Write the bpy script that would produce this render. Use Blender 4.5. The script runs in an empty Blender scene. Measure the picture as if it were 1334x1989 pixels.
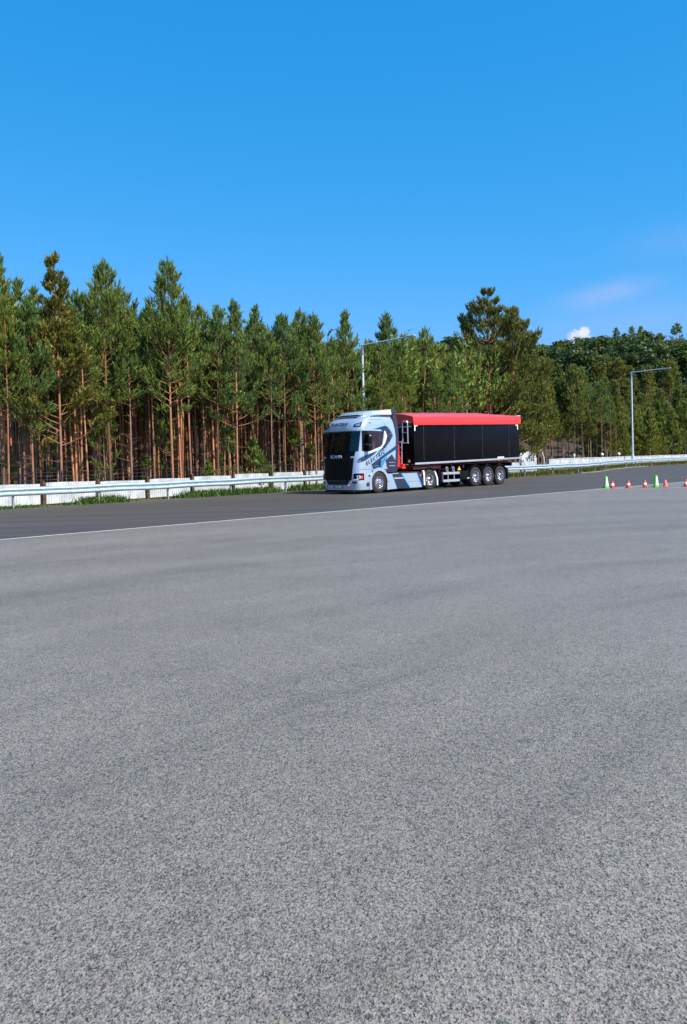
import bpy, bmesh, math, random
import numpy as np
from mathutils import Vector, Matrix, Euler
R = math.radians
random.seed(7); rng = np.random.default_rng(7)
sc = bpy.context.scene
col = sc.collection

# ------------------------------------------------------------------ camera
F_PX, IMG_W, IMG_H, EYE = 1600.0, 1334.0, 1989.0, 1.67
cam = bpy.data.cameras.new('camera'); camo = bpy.data.objects.new('camera', cam); col.objects.link(camo)
cam.sensor_fit = 'HORIZONTAL'; cam.sensor_width = 36.0; cam.lens = 36.0 * F_PX / IMG_W
cam.shift_y = -62.8 / IMG_W; cam.clip_start = 0.1; cam.clip_end = 9000
camo.matrix_world = Matrix.Translation((0, 0, EYE)) @ Matrix.Rotation(R(90 - 1.5), 4, 'X') @ Matrix.Rotation(R(-1.45), 4, 'Z')
sc.camera = camo

# ------------------------------------------------------------------ light
SUN_AZ, SUN_EL = 127.0, 48.0          # azimuth clockwise from +Y
w = bpy.data.worlds.new('World'); sc.world = w; w.use_nodes = True
nt = w.node_tree; nt.nodes.clear()
sky = nt.nodes.new('ShaderNodeTexSky'); sky.sky_type = 'NISHITA'; sky.sun_disc = False
sky.sun_elevation = R(SUN_EL); sky.sun_rotation = R(SUN_AZ); sky.air_density = 1.0; sky.dust_density = 0.4; sky.ozone_density = 2.0
# the photograph's deep, saturated blue: a film response per channel on the physical sky
sp_ = nt.nodes.new('ShaderNodeSeparateColor'); cb_ = nt.nodes.new('ShaderNodeCombineColor'); nt.links.new(sky.outputs[0], sp_.inputs[0])
for i_, (k_, p_) in enumerate(((0.154, 1.80), (1.62, 0.527), (3.555, 0.40))):
    a_ = nt.nodes.new('ShaderNodeMath'); a_.operation = 'POWER'; a_.inputs[1].default_value = p_; nt.links.new(sp_.outputs[i_], a_.inputs[0])
    m_ = nt.nodes.new('ShaderNodeMath'); m_.operation = 'MULTIPLY'; m_.inputs[1].default_value = k_; nt.links.new(a_.outputs[0], m_.inputs[0]); nt.links.new(m_.outputs[0], cb_.inputs[i_])
bg = nt.nodes.new('ShaderNodeBackground'); bg.inputs[1].default_value = 0.10
wo = nt.nodes.new('ShaderNodeOutputWorld')
# thin wisps and one small cumulus low in the sky, placed by direction
g_ = nt.nodes.new('ShaderNodeNewGeometry'); sx = nt.nodes.new('ShaderNodeSeparateXYZ'); tcw = nt.nodes.new('ShaderNodeTexCoord'); nt.links.new(tcw.outputs['Generated'], sx.inputs[0])
def wm(op, a, b=None, c=None):
    x = nt.nodes.new('ShaderNodeMath'); x.operation = op
    for i_, q in enumerate((a, b, c)):
        if q is None: continue
        if isinstance(q, (int, float)): x.inputs[i_].default_value = q
        else: nt.links.new(q, x.inputs[i_])
    return x.outputs[0]
az_ = wm('ARCTAN2', sx.outputs[0], sx.outputs[1]); el_ = wm('ARCSINE', sx.outputs[2])
def wnoise(scale, detail, rough):
    x = nt.nodes.new('ShaderNodeTexNoise'); x.inputs['Scale'].default_value = scale; x.inputs['Detail'].default_value = detail; x.inputs['Roughness'].default_value = rough
    nt.links.new(tcw.outputs['Generated'], x.inputs['Vector']); return x.outputs['Fac']
def puff(a0, e0, ra, re, slope, soft, amp, nz, namp):
    # wide soft ones fade out like a bell, the small cumulus has an edge
    da = wm('SUBTRACT', az_, R(a0)); de = wm('SUBTRACT', wm('SUBTRACT', el_, R(e0)), wm('MULTIPLY', da, slope))
    q = wm('ADD', wm('POWER', wm('DIVIDE', da, R(ra)), 2.0), wm('POWER', wm('ABSOLUTE', wm('DIVIDE', de, R(re))), 2.0))
    q = wm('ADD', q, wm('MULTIPLY', wm('SUBTRACT', nz, 0.5), namp))
    if soft > 0.9: return wm('MULTIPLY', wm('EXPONENT', wm('MULTIPLY', q, -1.3)), amp)
    mrn = nt.nodes.new('ShaderNodeMapRange'); mrn.interpolation_type = 'SMOOTHSTEP'; nt.links.new(q, mrn.inputs[0]); mrn.inputs[1].default_value = 1.0 - soft; mrn.inputs[2].default_value = 1.0 + soft; mrn.inputs[3].default_value = amp; mrn.inputs[4].default_value = 0.0
    return mrn.outputs[0]
skyc = cb_.outputs[0]
for (a0, e0, ra, re, sl_, so_, am_, nz_, na_, cc_) in (
        (18.2, 10.3, 3.0, 0.75, 0.16, 0.95, 0.27, wnoise(30, 5, 0.6), 1.6, (4.6, 4.4, 6.4, 1)),
        (22.6, 13.2, 3.6, 1.2, 0.10, 0.95, 0.09, wnoise(22, 5, 0.6), 1.8, (4.2, 4.4, 6.6, 1)),
        (20.5, 8.4, 7.0, 1.6, 0.05, 0.95, 0.16, wnoise(14, 4, 0.6), 1.2, (4.0, 4.3, 6.8, 1)),
        (16.1, 7.65, 0.66, 0.42, 0.0, 0.55, 0.80, wnoise(300, 6, 0.65), 3.4, (5.6, 5.9, 6.9, 1)),
        (16.45, 7.95, 0.36, 0.30, 0.0, 0.55, 0.85, wnoise(300, 6, 0.65), 3.0, (6.2, 6.3, 7.0, 1))):
    mxn = nt.nodes.new('ShaderNodeMix'); mxn.data_type = 'RGBA'; nt.links.new(puff(a0, e0, ra, re, sl_, so_, am_, nz_, na_), mxn.inputs[0]); nt.links.new(skyc, mxn.inputs[6]); mxn.inputs[7].default_value = cc_; skyc = mxn.outputs[2]
nt.links.new(skyc, bg.inputs[0]); nt.links.new(bg.outputs[0], wo.inputs[0])
sl = bpy.data.lights.new('sun', 'SUN'); sl.energy = 5.0; sl.angle = R(0.5); sl.color = (1.0, 0.91, 0.76)
slo = bpy.data.objects.new('sun', sl); col.objects.link(slo)
sd = Vector((math.sin(R(SUN_AZ)) * math.cos(R(SUN_EL)), math.cos(R(SUN_AZ)) * math.cos(R(SUN_EL)), math.sin(R(SUN_EL))))
slo.rotation_euler = (-sd).to_track_quat('-Z', 'Y').to_euler(); slo.location = (30, -30, 60)
sc.view_settings.view_transform = 'Standard'; sc.view_settings.look = 'None'
sc.view_settings.exposure = 0.5; sc.view_settings.gamma = 1.0

# ------------------------------------------------------------------ materials
def mat(name, c, rough=0.6, metal=0.0, var=0.0, scale=8.0, c2=None, coat=0.0, bump=0.0, bscale=40.0, spec=None):
    m = bpy.data.materials.new(name); m.use_nodes = True
    n = m.node_tree; b = n.nodes['Principled BSDF']
    b.inputs['Roughness'].default_value = rough; b.inputs['Metallic'].default_value = metal
    if spec is not None: b.inputs['Specular IOR Level'].default_value = spec
    if coat: b.inputs['Coat Weight'].default_value = coat; b.inputs['Coat Roughness'].default_value = 0.08
    tc = n.nodes.new('ShaderNodeTexCoord')
    nz = n.nodes.new('ShaderNodeTexNoise'); nz.inputs['Scale'].default_value = scale; nz.inputs['Detail'].default_value = 6
    n.links.new(tc.outputs['Object'], nz.inputs['Vector'])
    mx = n.nodes.new('ShaderNodeMix'); mx.data_type = 'RGBA'
    mx.inputs[6].default_value = (*[max(0, v * (1 - var)) for v in c], 1)
    c2 = c2 or [min(1, v * (1 + var)) for v in c]
    mx.inputs[7].default_value = (*c2, 1)
    rp = n.nodes.new('ShaderNodeMapRange'); rp.inputs[1].default_value = 0.35; rp.inputs[2].default_value = 0.65
    n.links.new(nz.outputs['Fac'], rp.inputs[0]); n.links.new(rp.outputs[0], mx.inputs[0])
    n.links.new(mx.outputs[2], b.inputs['Base Color'])
    if bump:
        nb = n.nodes.new('ShaderNodeTexNoise'); nb.inputs['Scale'].default_value = bscale; nb.inputs['Detail'].default_value = 4
        n.links.new(tc.outputs['Object'], nb.inputs['Vector'])
        bp = n.nodes.new('ShaderNodeBump'); bp.inputs['Strength'].default_value = bump; bp.inputs['Distance'].default_value = 0.02
        n.links.new(nb.outputs['Fac'], bp.inputs['Height']); n.links.new(bp.outputs[0], b.inputs['Normal'])
    return m

M = {}
M['silver'] = mat('silver_paint', (0.45, 0.57, 0.69), 0.30, 0.42, 0.03, 3, coat=0.5)
M['white'] = mat('white_paint', (0.78, 0.80, 0.82), 0.45, 0, 0.05, 4)
M['navy'] = mat('navy_film', (0.018, 0.028, 0.065), 0.35, 0, 0.1, 4, coat=0.4)
M['sky_blue'] = mat('light_blue_film', (0.10, 0.42, 0.80), 0.35, 0, 0.05, 4)
M['black'] = mat('black_plastic', (0.005, 0.006, 0.008), 0.5, 0, 0.2, 6, spec=0.15)
M['soot'] = mat('matt_black', (0.012, 0.012, 0.014), 0.8, 0, 0.3, 6)
M['gloss_black'] = mat('black_gloss_panel', (0.003, 0.0035, 0.005), 0.28, 0, 0.25, 2.5, spec=0.12)
M['glass'] = mat('dark_glass', (0.003, 0.005, 0.007), 0.03, 0, 0.1, 2, spec=0.65)
M['rubber'] = mat('tyre_rubber', (0.022, 0.022, 0.025), 0.85, 0, 0.25, 12)
M['chrome'] = mat('polished_alloy', (0.72, 0.72, 0.74), 0.22, 1.0, 0.05, 10)
M['alu'] = mat('aluminium', (0.62, 0.66, 0.70), 0.35, 0.6, 0.06, 6)
M['red'] = mat('red_tarpaulin', (0.82, 0.026, 0.010), 0.45, 0, 0.08, 1.5, bump=0.12, bscale=5, coat=0.9)
_b = M['red'].node_tree.nodes['Principled BSDF']; _b.inputs['Sheen Weight'].default_value = 0.35; _b.inputs['Sheen Roughness'].default_value = 0.35; _b.inputs['Coat Roughness'].default_value = 0.3
M['red_steel'] = mat('red_steel', (0.80, 0.03, 0.015), 0.45, 0, 0.1, 4)
M['maroon'] = mat('dark_red_frame', (0.055, 0.008, 0.010), 0.5, 0, 0.3, 3)
M['orange'] = mat('orange_lens', (0.9, 0.12, 0.02), 0.2)
M['yellow'] = mat('yellow_sign', (0.75, 0.45, 0.05), 0.5)
M['lens'] = mat('clear_lens', (0.55, 0.62, 0.72), 0.1, 0.6)
M['seam'] = mat('seam_grey', (0.035, 0.033, 0.055), 0.5)
M['groove'] = mat('panel_gap', (0.12, 0.15, 0.22), 0.6)
M['galv'] = mat('galvanised_steel', (0.42, 0.53, 0.60), 0.42, 0.35, 0.12, 5, bump=0.05)
M['galv_dark'] = mat('weathered_post_steel', (0.28, 0.36, 0.40), 0.5, 0.3, 0.2, 5)
M['pole'] = mat('lamp_post_steel', (0.58, 0.68, 0.78), 0.45, 0.1, 0.08, 3)
M['fence_white'] = mat('white_board', (0.52, 0.56, 0.60), 0.6, 0, 0.20, 2.3, bump=0.1, bscale=15)
M['wood'] = mat('brown_post_wood', (0.09, 0.05, 0.028), 0.85, 0, 0.4, 9)
M['concrete'] = mat('pale_concrete', (0.50, 0.53, 0.56), 0.8, 0, 0.22, 1.6, bump=0.1, bscale=12)
M['kerb'] = mat('old_kerb_concrete', (0.26, 0.25, 0.22), 0.9, 0, 0.25, 2.0)
M['cone_green'] = mat('green_cone_plastic', (0.07, 0.62, 0.02), 0.45, 0, 0.06, 4)
M['cone_red'] = mat('red_cone_plastic', (0.75, 0.035, 0.03), 0.45, 0, 0.08, 4)
M['cone_pale'] = mat('faded_red_cone_plastic', (0.80, 0.17, 0.15), 0.55, 0, 0.08, 4)
M['reflex'] = mat('reflective_white', (0.85, 0.88, 0.84), 0.35)
M['wire'] = mat('dark_wire', (0.06, 0.055, 0.05), 0.7)

# ------------------------------------------------------------------ helpers
def tag(o, label=None, cat=None, group=None, kind=None):
    if label: o['label'] = label
    if cat: o['category'] = cat
    if group: o['group'] = group
    if kind: o['kind'] = kind
    return o
def empty(name, loc=(0, 0, 0), rz=0.0):
    o = bpy.data.objects.new(name, None); col.objects.link(o); o.location = loc; o.rotation_euler = (0, 0, rz)
    o.empty_display_size = 0.3
    return o
def npmesh(name, V, Fc, m, parent=None, smooth=False):
    """V (n,3), Fc (m,k) equal size faces"""
    me = bpy.data.meshes.new(name); V = np.asarray(V, np.float32); Fc = np.asarray(Fc, np.int32)
    me.vertices.add(len(V)); me.vertices.foreach_set('co', V.ravel())
    k = Fc.shape[1]; me.loops.add(Fc.size); me.loops.foreach_set('vertex_index', Fc.ravel())
    me.polygons.add(len(Fc)); me.polygons.foreach_set('loop_start', np.arange(0, Fc.size, k, dtype=np.int32))
    try: me.polygons.foreach_set('loop_total', np.full(len(Fc), k, np.int32))
    except Exception: pass
    me.update(calc_edges=True); me.validate()
    if smooth: me.polygons.foreach_set('use_smooth', [True] * len(me.polygons))
    me.materials.append(m)
    if parent == 'mesh': return me
    o = bpy.data.objects.new(name, me); col.objects.link(o)
    if parent: o.parent = parent
    return o
class MB:
    def __init__(s): s.bm = bmesh.new()
    def box(s, c, d, rot=None, bev=0.0, taper=None):
        t = bmesh.ops.create_cube(s.bm, size=1.0)['verts']
        for v in t:
            k = 1.0
            if taper and v.co.z > 0: k = taper
            v.co = Vector((v.co.x * d[0] * k, v.co.y * d[1] * k, v.co.z * d[2]))
        if bev:
            es = list({e for v in t for e in v.link_edges})
            r = bmesh.ops.bevel(s.bm, geom=es, offset=bev, segments=2, affect='EDGES', profile=0.5)
            t = list({v for f in r['faces'] for v in f.verts} | {v for v in t if v.is_valid})
        m = Matrix.Translation(c) @ (rot.to_4x4() if rot is not None else Matrix())
        for v in t: v.co = m @ v.co
        return s
    def cyl(s, p0, p1, r0, r1=None, seg=12, caps=True):
        r1 = r0 if r1 is None else r1
        p0, p1 = Vector(p0), Vector(p1); d = p1 - p0
        q = d.to_track_quat('Z', 'Y').to_matrix().to_4x4()
        t = bmesh.ops.create_cone(s.bm, cap_ends=caps, segments=seg, radius1=r0, radius2=r1, depth=d.length)['verts']
        m = Matrix.Translation((p0 + p1) / 2) @ q
        for v in t: v.co = m @ v.co
        return s
    def tube(s, pts, r, seg=8):
        for a, b in zip(pts[:-1], pts[1:]): s.cyl(a, b, r, r, seg)
        return s
    def prism(s, pts, f0, f1):
        """pts list; f0/f1 map 2d point -> 3d for the two ends"""
        a = [s.bm.verts.new(f0(*p)) for p in pts]; b = [s.bm.verts.new(f1(*p)) for p in pts]
        s.bm.faces.new(a); s.bm.faces.new(b[::-1]); n = len(pts)
        for i in range(n): s.bm.faces.new((a[i], b[i], b[(i + 1) % n], a[(i + 1) % n]))
        return s
    def lathe(s, prof, org, axis='Y', seg=32, sgn=1):
        """prof (r, h) list"""
        rings = []
        for r, h in prof:
            ring = []
            for i in range(seg):
                a = 2 * math.pi * i / seg; c, d = math.cos(a) * r, math.sin(a) * r
                p = (c, h * sgn, d) if axis == 'Y' else (c, d, h)
                ring.append(s.bm.verts.new(Vector(org) + Vector(p)))
            rings.append(ring)
        for A, B in zip(rings[:-1], rings[1:]):
            for i in range(seg): s.bm.faces.new((A[i], A[(i + 1) % seg], B[(i + 1) % seg], B[i]))
        return s
    def grid(s, P):
        V = [[s.bm.verts.new(p) for p in row] for row in P]
        for i in range(len(V) - 1):
            for j in range(len(V[0]) - 1): s.bm.faces.new((V[i][j], V[i][j + 1], V[i + 1][j + 1], V[i + 1][j]))
        return s
    def build(s, name, m, parent=None, smooth=None):
        me = bpy.data.meshes.new(name)
        bmesh.ops.recalc_face_normals(s.bm, faces=s.bm.faces[:])
        s.bm.to_mesh(me); s.bm.free()
        me.materials.append(m)
        if smooth:
            for p in me.polygons: p.use_smooth = True
            try: me.set_sharp_from_angle(angle=R(smooth))
            except Exception: pass
        o = bpy.data.objects.new(name, me); col.objects.link(o)
        if parent: o.parent = parent
        return o
def fuse(a, b_):
    """weld the mesh of b_ into a, keeping its material"""
    bm = bmesh.new(); bm.from_mesh(a.data); n0 = len(bm.faces); k = len(a.data.materials); bm.from_mesh(b_.data); bm.faces.ensure_lookup_table()
    for f in bm.faces[n0:]: f.material_index = k
    bm.to_mesh(a.data); bm.free(); a.data.materials.append(b_.data.materials[0]); me = b_.data; bpy.data.objects.remove(b_); bpy.data.meshes.remove(me)
def children(o): return [c for c in bpy.data.objects if c.parent == o]
def copy_tree(root, loc, rz=0.0, scale=None, kids=None):
    c = root.copy(); col.objects.link(c); c.location = loc; c.rotation_euler = (0, 0, rz)
    if scale: c.scale = scale
    for ch in (kids if kids is not None else children(root)):
        d = ch.copy(); d.parent = c; col.objects.link(d)
    return c
def at(px, Y):
    """point on the level of the eye that stands Y metres ahead in the photo's column px"""
    return (px - IMG_W / 2) / F_PX * Y
def top_h(px, py, Y):
    """height of something Y metres ahead whose top is at photo row py"""
    return EYE + (889.8 - 0.0253 * (px - 667) - py) / F_PX * Y

U = Vector((math.cos(R(44.6)), math.sin(R(44.6)), 0)); NR = Vector((U.y, -U.x, 0))   # along the road, and from road towards the camera

# ------------------------------------------------------------------ ground
def ground_mat(name, build):
    m = bpy.data.materials.new(name); m.use_nodes = True; build(m.node_tree, m.node_tree.nodes['Principled BSDF']); return m
def N(n, t, **kw):
    x = n.nodes.new(t)
    for k, v in kw.items():
        if k in x.inputs: x.inputs[k].default_value = v
        else: setattr(x, k, v)
    return x
def noise(n, vec, scale, detail=4, rough=0.5):
    x = n.nodes.new('ShaderNodeTexNoise'); x.inputs['Scale'].default_value = scale; x.inputs['Detail'].default_value = detail
    x.inputs['Roughness'].default_value = rough; n.links.new(vec, x.inputs['Vector']); return x.outputs['Fac']
def mr(n, v, a, b, c, d):
    x = n.nodes.new('ShaderNodeMapRange'); n.links.new(v, x.inputs[0])
    for i, q in enumerate((a, b, c, d)): x.inputs[i + 1].default_value = q
    return x.outputs[0]
def mth(n, op, a, b=None):
    x = n.nodes.new('ShaderNodeMath'); x.operation = op
    for i, q in enumerate((a, b)):
        if q is None: continue
        if isinstance(q, (int, float)): x.inputs[i].default_value = q
        else: n.links.new(q, x.inputs[i])
    return x.outputs[0]
def mixc(n, f, a, b, blend='MIX'):
    x = n.nodes.new('ShaderNodeMix'); x.data_type = 'RGBA'; x.blend_type = blend
    for i, q in ((0, f), (6, a), (7, b)):
        if isinstance(q, (int, float)): x.inputs[i].default_value = q
        elif isinstance(q, tuple): x.inputs[i].default_value = (*q, 1)
        else: n.links.new(q, x.inputs[i])
    return x.outputs[2]
def coords(n, rot=0.0, sc_=(1, 1, 1)):
    g = n.nodes.new('ShaderNodeNewGeometry'); mp = n.nodes.new('ShaderNodeMapping')
    mp.inputs['Rotation'].default_value = (0, 0, rot); mp.inputs['Scale'].default_value = sc_
    n.links.new(g.outputs['Position'], mp.inputs['Vector']); return mp.outputs[0]

def pad_nodes(n, b):
    p = coords(n)
    def cells(scale):
        v = n.nodes.new('ShaderNodeTexVoronoi'); v.inputs['Scale'].default_value = scale; n.links.new(p, v.inputs['Vector']); return v
    def lum(v, ch=0):
        c = n.nodes.new('ShaderNodeSeparateColor'); n.links.new(v.outputs['Color'], c.inputs[0]); return c.outputs[ch]
    p0 = p; p = coords(n, 0, (1, 0.6, 1))
    v1, v2, v3 = cells(300), cells(190), cells(95); p = p0
    worm = mr(n, noise(n, coords(n, 0, (1, 0.6, 1)), 190, 2, 0.6), 0.40, 0.60, 0.0, 1.0)
    s = mth(n, 'ADD', mth(n, 'MULTIPLY', lum(v1), 0.26), mth(n, 'MULTIPLY', lum(v2), 0.42))
    s = mth(n, 'ADD', s, mth(n, 'MULTIPLY', worm, 0.14)); s = mth(n, 'ADD', s, mth(n, 'MULTIPLY', lum(v3), 0.22))
    s = mth(n, 'ADD', s, mth(n, 'MULTIPLY', mr(n, noise(n, p, 12, 5, 0.9), 0.3, 0.7, -0.5, 0.5), 0.05))
    s = mth(n, 'ADD', s, mth(n, 'MULTIPLY', mr(n, noise(n, p, 2.2, 5, 0.8), 0.3, 0.7, -0.5, 0.5), 0.07))
    base = mixc(n, mr(n, s, 0.17, 0.87, 0, 1), (0.010, 0.0096, 0.009), (0.335, 0.310, 0.270))
    base = mixc(n, 0.13, base, v2.outputs['Color'], 'SOFT_LIGHT')
    # sweeping bands left by the paver and by turning vehicles, concentric round the turning circle
    vm = n.nodes.new('ShaderNodeVectorMath'); vm.operation = 'DISTANCE'; n.links.new(p, vm.inputs[0]); vm.inputs[1].default_value = (15.0, -6.6, 0)
    rad = mth(n, 'ADD', vm.outputs['Value'], mth(n, 'MULTIPLY', noise(n, p, 0.25, 2), 1.6))
    cx = n.nodes.new('ShaderNodeCombineXYZ'); n.links.new(mth(n, 'MULTIPLY', rad, 0.75), cx.inputs[0])
    sp3 = n.nodes.new('ShaderNodeVectorMath'); sp3.operation = 'SCALE'; n.links.new(p, sp3.inputs[0]); sp3.inputs[3].default_value = 0.09
    ad = n.nodes.new('ShaderNodeVectorMath'); n.links.new(cx.outputs[0], ad.inputs[0]); n.links.new(sp3.outputs[0], ad.inputs[1])
    band = mr(n, noise(n, ad.outputs[0], 1.0, 5, 0.6), 0.32, 0.68, 0.87, 1.10)
    blot = mr(n, noise(n, p, 0.5, 4, 0.6), 0.3, 0.7, 0.93, 1.06)
    x = n.nodes.new('ShaderNodeVectorMath'); x.operation = 'SCALE'; n.links.new(base, x.inputs[0]); n.links.new(mth(n, 'MULTIPLY', band, blot), x.inputs[3])
    cur = x.outputs[0]
    for r_, wd, st in ((20.4, 0.06, 0.20), (20.85, 0.10, 0.09), (18.35, 0.09, 0.17), (22.6, 0.22, 0.16), (26.5, 0.3, 0.15), (30.2, 0.4, 0.16), (16.3, 0.12, 0.12)):
        f = mth(n, 'ABSOLUTE', mth(n, 'SUBTRACT', rad, r_))
        f = mr(n, f, 0.0, wd * 2.2, st, 0.0); f = mth(n, 'MULTIPLY', f, mr(n, noise(n, p, 0.30, 3), 0.40, 0.58, 0.1, 1.3))
        cur = mixc(n, f, cur, (0.030, 0.024, 0.020))
    n.links.new(cur, b.inputs['Base Color']); b.inputs['Roughness'].default_value = 0.6
    bp = n.nodes.new('ShaderNodeBump'); bp.inputs['Strength'].default_value = 0.35; bp.inputs['Distance'].default_value = 0.004
    n.links.new(v2.outputs['Distance'], bp.inputs['Height']); n.links.new(bp.outputs[0], b.inputs['Normal'])
def road_nodes(n, b):
    p = coords(n); q = coords(n, R(-44.6), (0.05, 0.9, 1))
    s = mth(n, 'ADD', mth(n, 'MULTIPLY', noise(n, p, 60, 4, 0.7), 0.6), mth(n, 'MULTIPLY', noise(n, p, 9, 4, 0.7), 0.4))
    base = mixc(n, mr(n, s, 0.35, 0.65, 0, 1), (0.043, 0.038, 0.034), (0.080, 0.071, 0.063))
    st = mr(n, noise(n, q, 1.0, 4, 0.6), 0.35, 0.68, 0.82, 1.22)
    x = n.nodes.new('ShaderNodeVectorMath'); x.operation = 'SCALE'; n.links.new(base, x.inputs[0]); n.links.new(st, x.inputs[3])
    cur = mixc(n, mth(n, 'MULTIPLY', mr(n, noise(n, coords(n, R(-44.6), (0.03, 3.2, 1)), 1.0, 3, 0.5), 0.56, 0.66, 0, 1), 0.45), x.outputs[0], (0.14, 0.130, 0.12))
    n.links.new(cur, b.inputs['Base Color']); b.inputs['Roughness'].default_value = 0.7
    bp = n.nodes.new('ShaderNodeBump'); bp.inputs['Strength'].default_value = 0.4; bp.inputs['Distance'].default_value = 0.004
    n.links.new(noise(n, p, 90, 3), bp.inputs['Height']); n.links.new(bp.outputs[0], b.inputs['Normal'])
def soil_nodes(n, b):
    p = coords(n)
    c = mixc(n, mr(n, noise(n, p, 0.8, 6, 0.7), 0.35, 0.65, 0, 1), (0.035, 0.024, 0.015), (0.085, 0.055, 0.03))
    c = mixc(n, mr(n, noise(n, p, 0.15, 4, 0.6), 0.5, 0.62, 0, 1), c, (0.05, 0.065, 0.02))
    n.links.new(c, b.inputs['Base Color']); b.inputs['Roughness'].default_value = 0.95
def verge_nodes(n, b):
    p = coords(n)
    c = mixc(n, mr(n, noise(n, p, 2.5, 6, 0.7), 0.35, 0.65, 0, 1), (0.055, 0.075, 0.02), (0.16, 0.13, 0.05))
    n.links.new(c, b.inputs['Base Color']); b.inputs['Roughness'].default_value = 0.95
def paint_nodes(n, b):
    p = coords(n)
    c = mixc(n, mr(n, noise(n, p, 9, 6, 0.85), 0.44, 0.66, 0, 0.75), (0.62, 0.62, 0.60), (0.3, 0.3, 0.3))
    n.links.new(c, b.inputs['Base Color']); b.inputs['Roughness'].default_value = 0.7

def sheet(name, pts, z, m):
    b_ = MB(); b_.bm.faces.new([b_.bm.verts.new((x, y, z)) for x, y in pts])
    o = b_.build(name, m); tag(o, kind='structure'); return o
def P(a, b, org=Vector((-13.02, 32.22, 0))):
    """road frame: a metres along the guardrail, b metres behind it"""
    v = org + U * a - NR * b; return (v.x, v.y)
soil = ground_mat('forest_soil', soil_nodes)
# ground with the hill rising behind, one terrain sheet
def hill_h(x, y):
    b = -(np.asarray(x) + 13.02) * NR.x - (np.asarray(y) - 32.22) * NR.y      # metres behind the rail
    a = (np.asarray(x) + 13.02) * U.x + (np.asarray(y) - 32.22) * U.y
    t = np.clip((np.asarray(y) - 118) / 95, 0, 1); s = t * t * (3 - 2 * t)
    return s * (17.2 + 0.045 * np.asarray(x) + 1.8 * np.sin(np.asarray(x) * 0.045 + 0.6) + 1.2 * np.sin(np.asarray(x) * 0.11))
# road, pad, line
LP0, LD = Vector((-7.89, 18.8, 0)), Vector((0.735, 0.678, 0)).normalized()
LN = Vector((-LD.y, LD.x, 0))
def Lp(a, b): v = LP0 + LD * a + LN * b; return (v.x, v.y)
sheet('ground', [(-4000, -4000), (4000, -4000), (4000, 4000), (-4000, 4000)], -0.02, soil)
xs = np.linspace(-260, 360, 90); ys = np.linspace(112, 420, 60); X, Y = np.meshgrid(xs, ys)
Z = hill_h(X, Y) - 0.012 - np.clip((Y - 230) / 190, 0, 1) ** 2 * 22
V = np.stack([X.ravel(), Y.ravel(), Z.ravel()], 1); nx = len(xs)
idx = np.arange(len(V)).reshape(len(ys), nx)
Fq = np.stack([idx[:-1, :-1].ravel(), idx[:-1, 1:].ravel(), idx[1:, 1:].ravel(), idx[1:, :-1].ravel()], 1)
tag(npmesh('hill', V, Fq, soil, smooth=True), kind='structure')
sheet('pad', [Lp(-60, 0.05), Lp(150, 0.05), (220, 60), (120, -60), (-60, -60)], 0.0, ground_mat('pad_aggregate', pad_nodes))
# road reaches a little past the rail, following its bay on the right
RAIL = [(-34.6, 9.8), (-24.0, 20.7), (-13.02, 32.22), (-8.1, 37.4), (-3.2, 42.6), (3.8, 49.8), (13.1, 59.3), (15.8, 62.0), (18.4, 64.6), (20.8, 68.0), (22.5, 71.3), (24.7, 76.1), (29.0, 83.2), (32.0, 87.0), (35.8, 91.2), (40.1, 95.6), (60.0, 115.6)]
def off(pts, d):
    out = []
    for i, p in enumerate(pts):
        a = Vector(pts[max(0, i - 1)]); b_ = Vector(pts[min(len(pts) - 1, i + 1)]); t = (b_ - a).normalized()
        out.append((p[0] - t.y * d, p[1] + t.x * d))
    return out
edge = off(RAIL, -0.12)
b_ = MB(); rows = []
near = []
for x, y in edge:
    v = Vector((x, y, 0)) - LP0; near.append(v.dot(LD))
A_ = [b_.bm.verts.new((x, y, 0.004)) for x, y in edge]; B_ = [b_.bm.verts.new((*Lp(a, 0.0), 0.004)) for a in near]
for i in range(len(A_) - 1): b_.bm.faces.new((A_[i], A_[i + 1], B_[i + 1], B_[i]))
tag(b_.build('road', ground_mat('road_asphalt', road_nodes)), kind='structure')
paint = ground_mat('worn_white_paint', paint_nodes)
sheet('edge_line', [Lp(-40, -0.12), Lp(60, -0.12), Lp(60, 0.03), Lp(-40, 0.03)], 0.009, paint)
sheet('cross_line', [(11.2, 36.98), (11.2, 36.86), (24.0, 34.2), (24.0, 34.32)], 0.0065, paint)
# kerb along the bay
kb = MB(); ke = off(RAIL, -0.10)[8:14]; ke2 = off(RAIL, -0.25)[8:14]
for i in range(len(ke) - 1):
    for zz in (1,):
        a, c, d, e = ke[i], ke[i + 1], ke2[i + 1], ke2[i]
        lo = [kb.bm.verts.new((*q, -0.01)) for q in (a, c, d, e)]; hi = [kb.bm.verts.new((*q, 0.05)) for q in (a, c, d, e)]
        kb.bm.faces.new(hi); 
        for j in range(4): kb.bm.faces.new((lo[j], lo[(j + 1) % 4], hi[(j + 1) % 4], hi[j]))
tag(kb.build('kerb', M['kerb']), kind='structure')
# verge strip behind the road edge
vb = MB(); ve = off(RAIL, -0.14); vo = off(RAIL, 1.9)
for i in range(8, len(vo)): vo[i] = off(RAIL, 4.5)[i]
A_ = [vb.bm.verts.new((x, y, 0.0)) for x, y in ve]; B_ = [vb.bm.verts.new((x, y, 0.0)) for x, y in vo]
for i in range(len(A_) - 1): vb.bm.faces.new((A_[i], A_[i + 1], B_[i + 1], B_[i]))
tag(vb.build('verge', ground_mat('verge_soil', verge_nodes)), kind='structure')

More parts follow.
